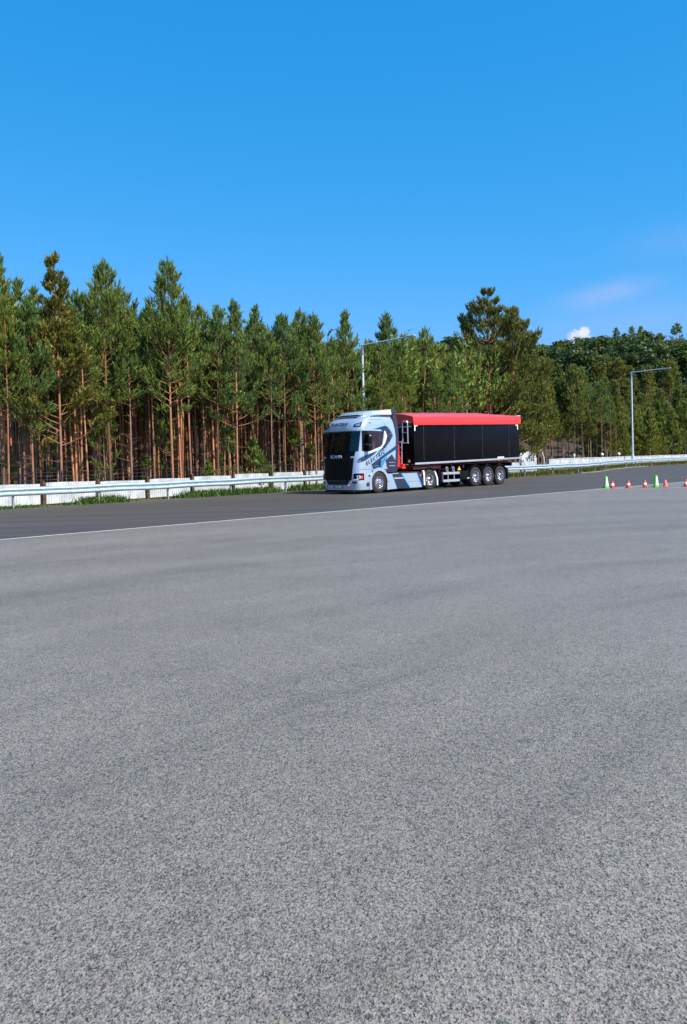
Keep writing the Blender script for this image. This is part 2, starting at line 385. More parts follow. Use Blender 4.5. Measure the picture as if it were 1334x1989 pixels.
# ------------------------------------------------------------------ polyline sampling
def sample(pts, step, start=0.0):
    out = []; acc = start
    for (x0, y0), (x1, y1) in zip(pts[:-1], pts[1:]):
        L = math.hypot(x1 - x0, y1 - y0); 
        while acc <= L: out.append((x0 + (x1 - x0) * acc / L, y0 + (y1 - y0) * acc / L, math.atan2(y1 - y0, x1 - x0))); acc += step
        acc -= L
    return out

# ------------------------------------------------------------------ guardrail
def catmull(pts, n=6):
    out = []
    for i in range(len(pts) - 1):
        p0, p1, p2, p3 = pts[max(0, i - 1)], pts[i], pts[i + 1], pts[min(len(pts) - 1, i + 2)]
        for k in range(n):
            t = k / n
            out.append(tuple(0.5 * (2 * p1[j] + (p2[j] - p0[j]) * t + (2 * p0[j] - 5 * p1[j] + 4 * p2[j] - p3[j]) * t * t + (3 * p1[j] - p0[j] - 3 * p2[j] + p3[j]) * t ** 3) for j in (0, 1)))
    out.append(pts[-1]); return out
gr = empty('guardrail', (-13.02, 32.22, 0))
tag(gr, 'galvanised steel guardrail running along the far edge of the road behind the truck', 'guardrail')
smooth_rail = catmull(RAIL)
prof = [(0.0, 0.775), (-0.035, 0.765), (-0.08, 0.735), (-0.085, 0.70), (-0.03, 0.655), (-0.005, 0.625), (-0.03, 0.595), (-0.085, 0.55), (-0.08, 0.515), (-0.035, 0.485), (0.0, 0.475)]
prof = [(a, (z - 0.475) * 1.12 + 0.485) for a, z in prof]
full = prof + [(a + 0.006, z) for a, z in prof[::-1]]
g = MB(); rings = []
for i, (x, y) in enumerate(smooth_rail):
    a = Vector(smooth_rail[max(0, i - 1)]); c = Vector(smooth_rail[min(len(smooth_rail) - 1, i + 1)]); t = (c - a).normalized()
    wob = 0.012 * math.sin(i * 1.7) + 0.008 * math.sin(i * 0.61)
    rings.append([g.bm.verts.new((x - t.y * o_ + 13.02, y + t.x * o_ - 32.22, z + wob)) for o_, z in full])
for A, B in zip(rings[:-1], rings[1:]):
    for j in range(len(full)): g.bm.faces.new((A[j], B[j], B[(j + 1) % len(full)], A[(j + 1) % len(full)]))
g.build('beam', M['galv'], gr, smooth=50)
posts = [(-22.6, 22.1), (-19.9, 25.0), (-17.2, 27.9), (-12.97, 32.28), (-10.4, 34.95), (-8.0, 37.5), (-5.5, 40.15), (-3.0, 42.8), (-0.2, 45.7), (2.6, 48.6), (5.4, 51.5), (8.2, 54.3), (10.8, 57.0), (13.1, 59.4), (15.8, 62.1), (18.5, 64.8), (20.9, 68.3), (22.2, 70.9), (23.6, 74.0), (28.3, 82.2), (30.2, 85.0), (32.9, 88.1), (36.4, 91.9), (40.2, 95.8), (43.5, 99.1), (47, 102.6)]
for i, (x, y) in enumerate(posts):
    p = MB(); rz = Matrix.Rotation(R(44.6 + random.uniform(-2, 2)), 3, 'Z')
    c = Vector((x + 13.02 - NR.x * 0.07, y - 32.22 - NR.y * 0.07, 0))
    for dx, dy, sx, sy in ((0, 0, 0.006, 0.10), (0.03, -0.05, 0.06, 0.006), (0.03, 0.05, 0.06, 0.006)):
        p.box(c + rz @ Vector((dx, dy, 0.33)), (sx, sy, 0.72), rz)
    p.box(c + rz @ Vector((0.0, -0.085 + 0.03, 0.62)), (0.10, 0.06, 0.14), rz)
    p.build('post', M['galv_dark'], gr)

# ------------------------------------------------------------------ fences
def ribbed_panel(p0, p1, z0, z1, pitch=0.115, depth=0.024, gap=0.10):
    p0, p1 = Vector((*p0, 0)), Vector((*p1, 0)); d = (p1 - p0); L = d.length; d.normalize(); nn = Vector((d.y, -d.x, 0))
    n = int((L - 2 * gap) / pitch); b = MB(); sec = []
    for k in range(n):
        s = gap + k * pitch
        sec += [(s, 0), (s + pitch * 0.12, depth), (s + pitch * 0.72, depth), (s + pitch * 0.84, 0)]
    sec.append((gap + n * pitch, 0))
    F0 = []; F1 = []; G0 = []; G1 = []
    for s, o_ in sec:
        q = p0 + d * s + nn * o_; r = q - nn * 0.012
        F0.append(b.bm.verts.new((q.x, q.y, z0))); F1.append(b.bm.verts.new((q.x, q.y, z1 + 0.012 * math.sin(s * 2.1))))
        G0.append(b.bm.verts.new((r.x, r.y, z0))); G1.append(b.bm.verts.new((r.x, r.y, z1 + 0.012 * math.sin(s * 2.1))))
    for i in range(len(sec) - 1):
        b.bm.faces.new((F0[i], F0[i + 1], F1[i + 1], F1[i])); b.bm.faces.new((G0[i + 1], G0[i], G1[i], G1[i + 1])); b.bm.faces.new((F1[i], F1[i + 1], G1[i + 1], G1[i]))
    return b
wf = empty('white_fence'); tag(wf, 'low white ribbed board fence with brown wooden posts along the pine stand', 'fence')
fl = [(-34, 11.9), (-24.9, 21.6), (-13.9, 33.1), (-2.6, 45.2), (6.2, 54.6), (15.2, 64.4)]
FS = sample(fl, 2.55, 0.55)
for i, (x, y, a) in enumerate(FS):
    hgt = 0.93 + 0.0045 * (y - 33) + random.uniform(-0.02, 0.02)
    p = MB(); p.box((x, y, (hgt + 0.1) / 2 - 0.02), (0.12, 0.12, hgt + 0.12 + random.uniform(-0.03, 0.05)), Matrix.Rotation(a + random.uniform(-.1, .1), 3, 'Z'), 0.012)
    p.build('post', M['wood'], wf)
    if i < len(FS) - 1:
        nx_ = FS[i + 1]; dz = random.uniform(-0.025, 0.025)
        ribbed_panel((x, y), nx_[:2], 0.06, hgt + dz - 0.01).build('panel', M['fence_white'], wf)
        r_ = MB(); d_ = Vector((nx_[0] - x, nx_[1] - y, 0)); m_ = Vector((x, y, 0)) + d_ / 2 + Vector((-NR.x, -NR.y, 0)) * 0.035
        r_.box((m_.x, m_.y, hgt - 0.15), (d_.length, 0.03, 0.08), Matrix.Rotation(a, 3, 'Z'))
        r_.build('fence_rail', M['wood'], wf)
tp = empty('tall_fence_panel', (15.4, 66.9, 0)); tag(tp, 'tall white board panel standing alone right of the truck trailer', 'fence panel')
def tloc(x, y): return (x - 15.4, y - 66.9)
A0, A1 = (14.2, 66.2), (16.1, 68.4)
ribbed_panel(tloc(*A0), tloc(*A1), 0.05, 1.32, pitch=0.19, depth=0.012, gap=0.02).build('lower_boards', M['fence_white'], tp)
ribbed_panel(tloc(*A0), tloc(*A1), 1.345, 1.80, pitch=0.19, depth=0.012, gap=0.03).build('upper_boards', M['fence_white'], tp)
b = MB(); b.box((0.78, 1.55, 0.9), (0.14, 0.14, 1.85), Matrix.Rotation(R(45), 3, 'Z'), 0.01); b.build('post', M['wood'], tp)
# leaning bare stick beside it
b = MB(); b.tube([(0, 0, 0), (0.02, 0.0, 0.75), (-0.04, 0.02, 1.35), (-0.24, 0.05, 1.85), (-0.5, 0.08, 2.15)], 0.055, 8)
st = b.build('bent_post', M['concrete']); st.location = (16.75, 68.6, 0); tag(st, 'bent pale concrete post leaning at the end of the tall white panel', 'post')
# low concrete wall on the right
lw = empty('low_wall'); tag(lw, 'long low white concrete wall behind the guardrail on the right', 'wall')
wl = [(17.3, 69.4), (24.5, 79.8), (31.6, 90.9), (42.6, 101.6), (62, 121)]
WS = sample(wl, 2.6, 0.0)
for i, (x, y, a) in enumerate(WS[:-1]):
    x1, y1, _ = WS[i + 1]; L = math.hypot(x1 - x, y1 - y); hh = 1.12 - 0.0035 * (y - 69) + random.uniform(-.012, .012); aa = math.atan2(y1 - y, x1 - x)
    rz = Matrix.Rotation(aa, 3, 'Z')
    b = MB(); b.box(((x + x1) / 2, (y + y1) / 2, hh / 2 - 0.03), (L - 0.05, 0.07, hh - 0.02), rz, 0.008); b.box(((x + x1) / 2, (y + y1) / 2, hh - 0.0), (L - 0.03, 0.12, 0.07), rz, 0.01)
    b.build('slab', M['concrete'], lw)
    b = MB(); b.box((x, y, hh / 2 - 0.01), (0.045, 0.16, hh + 0.03), rz, 0.008); b.build('post', M['fence_white'], lw)
# marker posts with white round heads
for i, (px, Y_, lab) in enumerate(((1115.5, 78.6, 'pale marker post, leftmost of the three on the low white wall'), (1170, 84.2, 'round headed white marker post in the middle of the low white wall'), (1202.5, 88.0, 'round headed white marker post nearest the right street lamp'))):
    e = empty('marker_post', (at(px, Y_), Y_, 0)); tag(e, lab, 'marker post', 'marker posts along the low wall')
    b = MB(); b.box((0, 0, 0.62), (0.12, 0.1, 1.26), Matrix.Rotation(R(45), 3, 'Z'), 0.01); b.build('post', M['galv_dark'] if i else M['concrete'], e)
    b = MB(); 
    if i: b.lathe([(0.001, 0), (0.10, 0.02), (0.15, 0.09), (0.16, 0.17), (0.14, 0.25), (0.09, 0.31), (0.001, 0.33)], (0, 0, 1.2), 'Z', 14)
    else: b.box((0, 0, 1.38), (0.2, 0.16, 0.26), Matrix.Rotation(R(45), 3, 'Z'), 0.03)
    b.build('head', M['reflex'], e, smooth=60)
# thin wire fence behind the white fence
wr = empty('wire_fence'); tag(wr, 'thin dark wire fence just behind the white board fence', 'fence')
wl_ = off(fl, 0.9)
for zz in (1.05, 1.22, 1.38):
    b = MB(); pts = [(x, y, zz + 0.02 * math.sin(k * 2.3 + zz * 9)) for k, (x, y, _) in enumerate(sample(wl_, 2.5))]
    b.tube(pts, 0.007, 4); b.build('wire', M['wire'], wr)
for x, y, a in sample(wl_, 2.5): b = MB(); b.cyl((x, y, 0), (x, y, 1.42), 0.025, 0.02, 6); b.build('post', M['wood'], wr)

# ------------------------------------------------------------------ street lamps
def lamp(px, Y_, py_top, lab, arm):
    x = at(px, Y_); h = top_h(px, py_top, Y_)
    e = empty('street_lamp', (x, Y_, 0)); tag(e, lab, 'street lamp', 'street lamps along the road')
    b = MB(); b.cyl((0, 0, 0), (0, 0, 1.3), 0.14, 0.135, 16); b.cyl((0, 0, 1.3), (0, 0, h), 0.105, 0.07, 16); b.build('pole', M['pole'], e, smooth=40)
    b = MB(); b.box((-0.1 * NR.x + 0.12, 0, 1.0), (0.16, 0.14, 0.34), None, 0.01); b.build('service_box', M['pole'], e)
    d = NR; b = MB(); b.cyl((0, 0, h - 0.05), (d.x * (arm - 0.35), d.y * (arm - 0.35), h + 0.02), 0.045, 0.03, 12)
    b.tube([(0, 0, h - 0.55), (d.x * 0.04, d.y * 0.04, h - 0.02)], 0.06, 10); b.build('arm', M['pole'], e, smooth=40)
    b = MB(); rz = Matrix.Rotation(math.atan2(d.y, d.x), 3, 'Z')
    b.box((d.x * (arm - 0.05), d.y * (arm - 0.05), h + 0.03), (0.75, 0.20, 0.08), rz, 0.03); b.build('lamp_head', M['alu'], e)
    b = MB(); b.box((d.x * (arm - 0.0), d.y * (arm - 0.0), h - 0.02), (0.5, 0.15, 0.03), rz, 0.008); b.build('lens', M['lens'], e)
lamp(709.5, 51.0, 670, 'tall grey street lamp rising behind the truck cab, long thin arm to the right', 3.95)
lamp(1229.5, 88.3, 723, 'tall pale street lamp at the guardrail near the right edge', 3.95)

# ------------------------------------------------------------------ cones
def cone(kind, px, py_b, lab, grp):
    big = kind == 'green'; Y_ = {1177: 37.5, 1189: 37.1, 1220: 37.0, 1252: 37.05, 1274: 37.05, 1292: 36.8, 1332: 36.8}[int(px)]
    e = empty('traffic_cone', (at(px, Y_), Y_, 0.0), random.uniform(0, 1.5)); tag(e, lab, 'traffic cone', grp)
    h = 0.54 if big else 0.33; r0 = 0.115 if big else 0.098; r1 = 0.060 if big else 0.048; m = M['cone_green'] if big else (M['cone_pale'] if kind == 'pale' else M['cone_red'])
    b = MB(); s = 0.27 if big else 0.215; b.box((0, 0, 0.026), (s, s, 0.03), None, 0.01); b.build('base', m, e)
    b = MB(); b.lathe([(r0 * 1.12, 0.04), (r0, 0.07), (r1, h - 0.02), (r1 * 0.7, h), (0.001, h)], (0, 0, 0), 'Z', 20); b.build('body', m, e, smooth=50)
    def rr(z): return r0 + (r1 - r0) * (z - 0.07) / (h - 0.09)
    if big:
        # tall reflective panel facing the pad, curved to the body
        b = MB(); Pg = []
        for i in range(9):
            z = 0.10 + 0.36 * i / 8; wdt = 0.85 - 0.35 * i / 8
            Pg.append([((rr(z) + 0.003) * math.sin(t_) , -(rr(z) + 0.003) * math.cos(t_), z) for t_ in np.linspace(-wdt, wdt, 9) - 0.05])
        b.grid(Pg); o = b.build('reflective_panel', M['reflex'], e, smooth=60); e.rotation_euler = (0, 0, 0.25)
    elif kind == 'pale':
        z0, z1 = h * 0.28, h * 0.62; b = MB(); b.lathe([(rr(z0) + 0.003, z0), (rr(z1) + 0.003, z1)], (0, 0, 0), 'Z', 20); b.build('band', M['cone_pale'], e, smooth=60)
    else:
        z0, z1 = h * 0.40, h * 0.68; b = MB(); b.lathe([(rr(z0) + 0.003, z0), (rr(z1) + 0.003, z1)], (0, 0, 0), 'Z', 20); b.build('band', M['reflex'], e, smooth=60)
cone('green', 1177, 0, 'tall green cone at the left end of the row of cones', 'green traffic cones')
cone('red', 1189, 0, 'small red cone with white band right beside the left green cone', 'small red traffic cones')
cone('red', 1220, 0, 'small red cone with white band, second red cone from the left green cone', 'small red traffic cones')
cone('red', 1252, 0, 'small red cone with white band just left of the right green cone', 'small red traffic cones')
cone('green', 1274, 0, 'tall green cone standing among the red ones on the right', 'green traffic cones')
cone('pale', 1292, 0, 'faded pinkish red cone just right of the second green cone', 'small red traffic cones')
cone('red', 1332, 0, 'small red cone with white band cut by the right edge of the photo', 'small red traffic cones')

# ------------------------------------------------------------------ truck (local x forward from the front axle, y to its left = towards the camera, z up)
TRZ = R(180 + 44.5)
TO = Vector((1.66, 38.18, 0)) - Vector((math.sin(R(44.5)), -math.cos(R(44.5)), 0)) * 1.25
def interp(z, tab):
    zs = [a for a, _ in tab]; vs = [b for _, b in tab]; return float(np.interp(z, zs, vs))
XF = [(0.2, 1.44), (0.5, 1.49), (0.95, 1.47), (1.95, 1.42), (2.9, 1.24), (3.0, 1.22), (3.2, 1.14), (3.38, 1.0), (3.52, 0.80), (3.62, 0.55), (3.68, 0.30)]
HW = [(0.2, 1.22), (0.5, 1.25), (0.95, 1.24), (1.1, 1.235), (2.9, 1.235), (3.2, 1.21), (3.38, 1.17), (3.52, 1.10), (3.62, 1.02), (3.68, 0.92)]
XR = [(0.9, -1.2), (2.62, -1.22), (2.92, -1.17), (3.63, -1.04), (3.9, -0.96)]
DD = 0.62; NE = 3.6
def cab(th, z, off_=0.0):
    xf, hw = interp(z, XF) + off_, interp(z, HW) + off_
    s, c = math.sin(th), math.cos(th)
    return Vector((xf - DD + DD * abs(c) ** (2 / NE), math.copysign(hw * abs(s) ** (2 / NE), s), z))
def th_of_y(y, z):
    hw = interp(z, HW); return math.copysign(math.asin(min(1.0, (abs(y) / hw)) ** (NE / 2)), y)
def y_side(x, z, off_=0.0):
    xf, hw = interp(z, XF), interp(z, HW)
    if x <= xf - DD: return hw + off_
    q = min(0.995, (x - xf + DD) / DD); return hw * (1 - q ** NE) ** (1 / NE) + off_
def front_patch(y0, y1, z0, z1, off_, nx_=20, nz=8):
    """patch of the cab skin between lateral limits; limits may depend on z"""
    P_ = []
    for i in range(nz + 1):
        t = i / nz; row = []
        for j in range(nx_ + 1):
            u = j / nx_
            za, zb = (z0(u) if callable(z0) else z0), (z1(u) if callable(z1) else z1); z = za + (zb - za) * t
            ya, yb = (y0(z) if callable(y0) else y0), (y1(z) if callable(y1) else y1)
            th = th_of_y(ya, z) + (th_of_y(yb, z) - th_of_y(ya, z)) * u
            row.append(cab(th, z, off_))
        P_.append(row)
    return P_
def solid_grid(P_, d):
    """grid patch with thickness d along -x side"""
    b = MB(); b.grid(P_)
    bmesh.ops.recalc_face_normals(b.bm, faces=b.bm.faces[:])
    bmesh.ops.solidify(b.bm, geom=b.bm.faces[:], thickness=d); return b
def decal(name, pts, m, par, off_=0.004, side=1, cuts=3, surf=True):
    b = MB(); vs = [b.bm.verts.new((x, 0, z)) for x, z in pts]; f = b.bm.faces.new(vs)
    r = bmesh.ops.triangulate(b.bm, faces=[f])
    if surf: bmesh.ops.subdivide_edges(b.bm, edges=b.bm.edges[:], cuts=cuts, use_grid_fill=True)
    for v in b.bm.verts: v.co.y = side * (y_side(v.co.x, v.co.z, off_) if surf else off_)
    return b.build(name, m, par)
def widen(pts, d):
    """polygon grown outwards by d"""
    n = len(pts); A = sum(pts[i][0] * pts[(i + 1) % n][1] - pts[(i + 1) % n][0] * pts[i][1] for i in range(n)); sg = 1 if A > 0 else -1; out = []
    for i in range(n):
        p0, p1, p2 = Vector(pts[i - 1]), Vector(pts[i]), Vector(pts[(i + 1) % n]); e0 = (p1 - p0).normalized(); e1 = (p2 - p1).normalized()
        n0 = Vector((e0.y, -e0.x)) * sg; n1 = Vector((e1.y, -e1.x)) * sg; m_ = (n0 + n1); L = m_.length
        m_ = (m_ / L) * min(d / max(0.35, L / 2), d * 2.2) if L > 1e-4 else n0 * d
        out.append((p1.x + m_.x, p1.y + m_.y))
    return out
def text(name, body, size, org, xa, ya, m, par, shear=0.0, sx=1.0, ext=0.004, space=1.0, bold=0.0):
    c = bpy.data.curves.new(name, 'FONT'); c.body = body; c.size = size; c.extrude = ext; c.shear = shear; c.space_character = space; c.offset = bold
    o = bpy.data.objects.new(name, c); col.objects.link(o); bpy.context.view_layer.update()
    dg = bpy.context.evaluated_depsgraph_get(); me = bpy.data.meshes.new_from_object(o.evaluated_get(dg)); bpy.data.objects.remove(o); bpy.data.curves.remove(c)
    xa, ya = Vector(xa).normalized(), Vector(ya).normalized(); za = xa.cross(ya)
    Mx = Matrix.Translation(org) @ Matrix((xa, ya, za)).transposed().to_4x4() @ Matrix.Diagonal((sx, 1, 1, 1)); me.transform(Mx)
    me.materials.clear(); me.materials.append(m); me.name = name
    q = bpy.data.objects.new(name, me); col.objects.link(q); q.parent = par; return q

def wheel(par, x, y, r, side, dual=False, deep=False, steer=0.0):
    """side +1 = left. outer face of the tyre at |y|"""
    e = MB(); wd = 0.30; inner = -wd if not dual else -0.62
    pr = [(r * 0.56, -0.025), (r * 0.60, -0.004), (r * 0.78, 0.004), (r * 0.93, -0.012), (r * 0.985, -0.035), (r, -0.07)]
    for g_ in range(4):
        h = -0.09 - g_ * 0.045; pr += [(r, h), (r - 0.014, h - 0.004), (r - 0.014, h - 0.012), (r, h - 0.016)]
    pr += [(r, -wd + 0.05), (r * 0.95, -wd), (r * 0.58, -wd + 0.02), (r * 0.52, -0.15), (r * 0.56, -0.025)]
    e.lathe([(a, b) for a, b in pr], (0, 0, 0), 'Y', 40, side)
    if dual: e.lathe([(a, b - 0.33) for a, b in pr], (0, 0, 0), 'Y', 40, side)
    t = e.build('wheel', M['rubber'], par, smooth=35)
    t.location = (x, y, r)
    rr_ = r * 0.56; q = MB()
    if deep:   # rear/drive rim: dished
        q.lathe([(rr_ * 1.03, -0.03), (rr_ * 1.03, -0.012), (rr_ * 0.96, -0.012), (rr_ * 0.90, -0.07), (rr_ * 0.86, -0.14), (rr_ * 0.62, -0.155), (rr_ * 0.58, -0.12), (rr_ * 0.40, -0.11), (rr_ * 0.36, -0.02), (rr_ * 0.26, 0.0), (0.001, 0.0)], (0, 0, 0), 'Y', 36, side)
    else:
        q.lathe([(rr_ * 1.03, -0.03), (rr_ * 1.03, -0.012), (rr_ * 0.95, -0.012), (rr_ * 0.88, -0.06), (rr_ * 0.84, -0.10), (rr_ * 0.70, -0.04), (rr_ * 0.55, -0.02), (rr_ * 0.42, -0.03), (rr_ * 0.38, 0.03), (rr_ * 0.22, 0.05), (0.001, 0.05)], (0, 0, 0), 'Y', 36, side)
    rim = q.build('rim', M['chrome'], t, smooth=30)
    hol = MB()
    for i in range(10):
        a = 2 * math.pi * i / 10; c, s = math.cos(a), math.sin(a); rad = rr_ * (0.75 if deep else 0.73); h = (-0.148 if deep else -0.047)
        hol.cyl((c * rad, side * (h - 0.01), s * rad), (c * rad, side * (h + 0.012), s * rad), rr_ * 0.085, None, 10)
    fuse(rim, hol.build('vent_hole', M['soot'], t))
    nut = MB()
    for i in range(10):
        a = 2 * math.pi * (i + .5) / 10; c, s = math.cos(a), math.sin(a); rad = rr_ * 0.50; h = (-0.115 if deep else -0.02)
        nut.cyl((c * rad, side * h, s * rad), (c * rad, side * (h + 0.035), s * rad), 0.016, 0.014, 6)
    fuse(rim, nut.build('wheel_nuts', M['chrome'], t))
    hub = MB(); hub.cyl((0, side * 0.0, 0), (0, side * (0.012 if deep else 0.062), 0), rr_ * 0.2, rr_ * 0.17, 16); hub.build('hub_cap', M['soot' if deep else 'alu'], t)
    return t
def arch(x0, z0, r0, r1, a0, a1, y0, y1, m, name, par, n=20):
    b = MB(); pts = [(x0 + r0 * math.cos(R(a0 + (a1 - a0) * i / n)), z0 + r0 * math.sin(R(a0 + (a1 - a0) * i / n))) for i in range(n + 1)]
    pts += [(x0 + r1 * math.cos(R(a1 - (a1 - a0) * i / n)), z0 + r1 * math.sin(R(a1 - (a1 - a0) * i / n))) for i in range(n + 1)]
    N2 = 2 * (n + 1)
    A = [b.bm.verts.new((x, y0, z)) for x, z in pts]; B = [b.bm.verts.new((x, y1, z)) for x, z in pts]
    for i in range(n):
        j = N2 - 1 - i
        b.bm.faces.new((A[i], A[i + 1], A[j - 1], A[j])); b.bm.faces.new((B[i + 1], B[i], B[j], B[j - 1]))
    for i in range(N2): b.bm.faces.new((A[i], B[i], B[(i + 1) % N2], A[(i + 1) % N2]))
    return b.build(name, m, par, smooth=40)
def side_prism(name, pts, y0, y1, m, par, bev=0.0):
    b = MB(); b.prism(pts, lambda x, z: Vector((x, y0, z)), lambda x, z: Vector((x, y1, z)))
    if bev: bmesh.ops.bevel(b.bm, geom=b.bm.edges[:], offset=bev, segments=2, affect='EDGES', profile=0.5)
    return b.build(name, m, par, smooth=35)

T = empty('tractor_truck', TO, TRZ)
tag(T, 'silver tractor truck with black front and blue striped side, coupled to a black trailer', 'truck')
# cab shell
def loft(z_list, name, m, xrear, top=True, split=None):
    b = MB(); rings = []; ths = [R(-90 + 180 * i / 44) for i in range(45)]
    for z in z_list:
        xr = xrear(z); hw = interp(z, HW); ring = [cab(t, z) for t in ths]
        ring = [Vector((xr, -hw + 0.0, z))] + ring + [Vector((xr, hw, z))]
        rings.append([b.bm.verts.new(p) for p in ring])
    for A, B in zip(rings[:-1], rings[1:]):
        n = len(A)
        for i in range(n): b.bm.faces.new((A[i], A[(i + 1) % n], B[(i + 1) % n], B[i]))
    b.bm.faces.new(rings[-1]); b.bm.faces.new(rings[0][::-1])
    return b.build(name, m, T, smooth=38)
loft([1.10, 1.3, 1.6, 1.95, 2.3, 2.6, 2.9, 3.0, 3.1, 3.2, 3.3, 3.38, 3.46, 3.52, 3.57, 3.62, 3.655, 3.68], 'cab_body', M['silver'], lambda z: interp(z, XR))
loft([0.20, 0.24, 0.4, 0.5, 0.62, 0.8, 0.95, 1.097], 'bumper', M['silver'], lambda z: 0.50)
# front: windshield, header panel and grille
b = solid_grid(front_patch(lambda z: -1.14, lambda z: 1.14, lambda u: 1.97 - 0.02 * math.cos((u - .5) * 3), 2.885, 0.006, 30, 10), -0.004); b.build('windshield', M['glass'], T, smooth=60)
b = solid_grid(front_patch(lambda z: -0.97 - 0.25 * max(0, z - 1.72), lambda z: 0.97 + 0.25 * max(0, z - 1.72), 1.62, lambda u: 1.985 - 0.02 * math.cos((u - .5) * 3), 0.010, 24, 5), -0.006); b.build('front_panel', M['gloss_black'], T, smooth=60)
b = solid_grid(front_patch(lambda z: -(0.86 + 0.10 * (z - 0.66)), lambda z: 0.86 + 0.10 * (z - 0.66), 0.64, 1.617, 0.012, 24, 10), -0.006); gb = b.build('grille', M['black'], T, smooth=60)
for k in range(8):
    z = 0.74 + k * 0.115; b = solid_grid(front_patch(-0.84, 0.84, z, z + 0.055, 0.034, 24, 2), -0.022); b.build('slat', M['black'], gb, smooth=60)
b = solid_grid(front_patch(lambda z: -(0.62 + 0.9 * (z - 0.45)), lambda z: 0.62 + 0.9 * (z - 0.45), 0.44, 0.637, 0.012, 20, 4), -0.006); b.build('lower_intake', M['soot'], T)
b = solid_grid(front_patch(-0.55, 0.55, 0.60, 0.622, 0.030, 12, 1), -0.02); b.build('intake_trim', M['seam'], T)
text('front_lettering', 'SCANIA', 0.20, (1.468, -0.46, 1.665), (0, 1, 0), (-0.05, 0, 1), M['reflex'], T, 0, 1.10, 0.008)
# visor, header light units, roof lettering
b = solid_grid(front_patch(-1.16, 1.16, 2.895, 2.985, 0.07, 30, 3), -0.07); b.build('sun_visor', M['silver'], T, smooth=60)
for s in (-1, 1):
    pts = front_patch(*((0.80, 1.10) if s > 0 else (-1.10, -0.80)), 3.09, lambda u, s=s: (3.20 + 0.11 * (u if s > 0 else 1 - u)), 0.012, 8, 3)
    f_ = solid_grid(pts, -0.01).build('roof_lamp', M['black'], T)
    pts = front_patch(*((0.88, 1.06) if s > 0 else (-1.06, -0.88)), 3.125, lambda u, s=s: (3.185 + 0.07 * (u if s > 0 else 1 - u)), 0.018, 8, 3)
    solid_grid(pts, -0.004).build('lens', M['lens'], f_)
text('roof_lettering', 'ELECTRIC', 0.165, (1.185, -0.66, 3.185), (0, 1, 0), (-0.62, 0, 1), M['black'], T, 0.2, 1.0, 0.010, 1.62, 0.007)
# roof spoiler
b = MB(); rings = []
for x, zt, hw, zb in ((0.62, 3.66, 0.74, 3.62), (0.50, 3.72, 0.80, 3.62), (0.36, 3.79, 0.84, 3.62), (0.15, 3.83, 0.88, 3.64), (-0.2, 3.86, 0.95, 3.64), (-0.6, 3.89, 1.04, 3.64), (-0.98, 3.91, 1.12, 3.64)):
    pr = [(-hw, zb), (-hw, zb + (zt - zb) * 0.55), (-hw + 0.05, zt - 0.035), (-hw + 0.16, zt), (0, zt + 0.012), (hw - 0.16, zt), (hw - 0.05, zt - 0.035), (hw, zb + (zt - zb) * 0.55), (hw, zb)]
    rings.append([b.bm.verts.new((x, y, z)) for y, z in pr])
for A, B in zip(rings[:-1], rings[1:]):
    for i in range(len(A)): b.bm.faces.new((A[i], A[(i + 1) % 9], B[(i + 1) % 9], B[i]))
b.bm.faces.new(rings[0]); b.bm.faces.new(rings[-1][::-1]); sp = b.build('roof_spoiler', M['silver'], T, smooth=40)
for s in (1, -1):
    side_prism('side_fairing', [(0.34, 3.64), (-0.07, 3.76), (-0.48, 3.85), (-0.955, 3.90), (-1.03, 3.665)], s * 1.10, s * 1.19, M['white'], T, 0.012)
b = MB(); b.box((-0.30, -1.0 + 0.35, 3.70), (0.5, 0.03, 0.04), None); b.bm.clear(); b.box((0.74, 0, 3.615), (0.16, 1.5, 0.035), None, 0.01); b.build('spoiler_base', M['black'], T)
# side deflectors (dark), both sides
dpts = [(-0.975, 3.90), (-1.22, 3.90), (-1.30, 3.50), (-1.39, 3.19), (-1.43, 2.62), (-1.38, 1.73), (-1.31, 1.07), (-1.23, 0.985), (-1.16, 0.985), (-1.205, 2.18), (-1.235, 2.62), (-1.185, 2.92), (-1.055, 3.63)]
for s in (1, -1): side_prism('side_deflector', dpts, s * 1.19, s * 1.24, M['navy'], T)
# lower rear quarter of the cab
for s in (1, -1): side_prism('rear_quarter', [(-0.52, 1.12), (-0.56, 1.0), (-0.66, 0.96), (-1.23, 0.965), (-1.23, 1.12)], s * 1.19, s * 1.236, M['navy'], T)
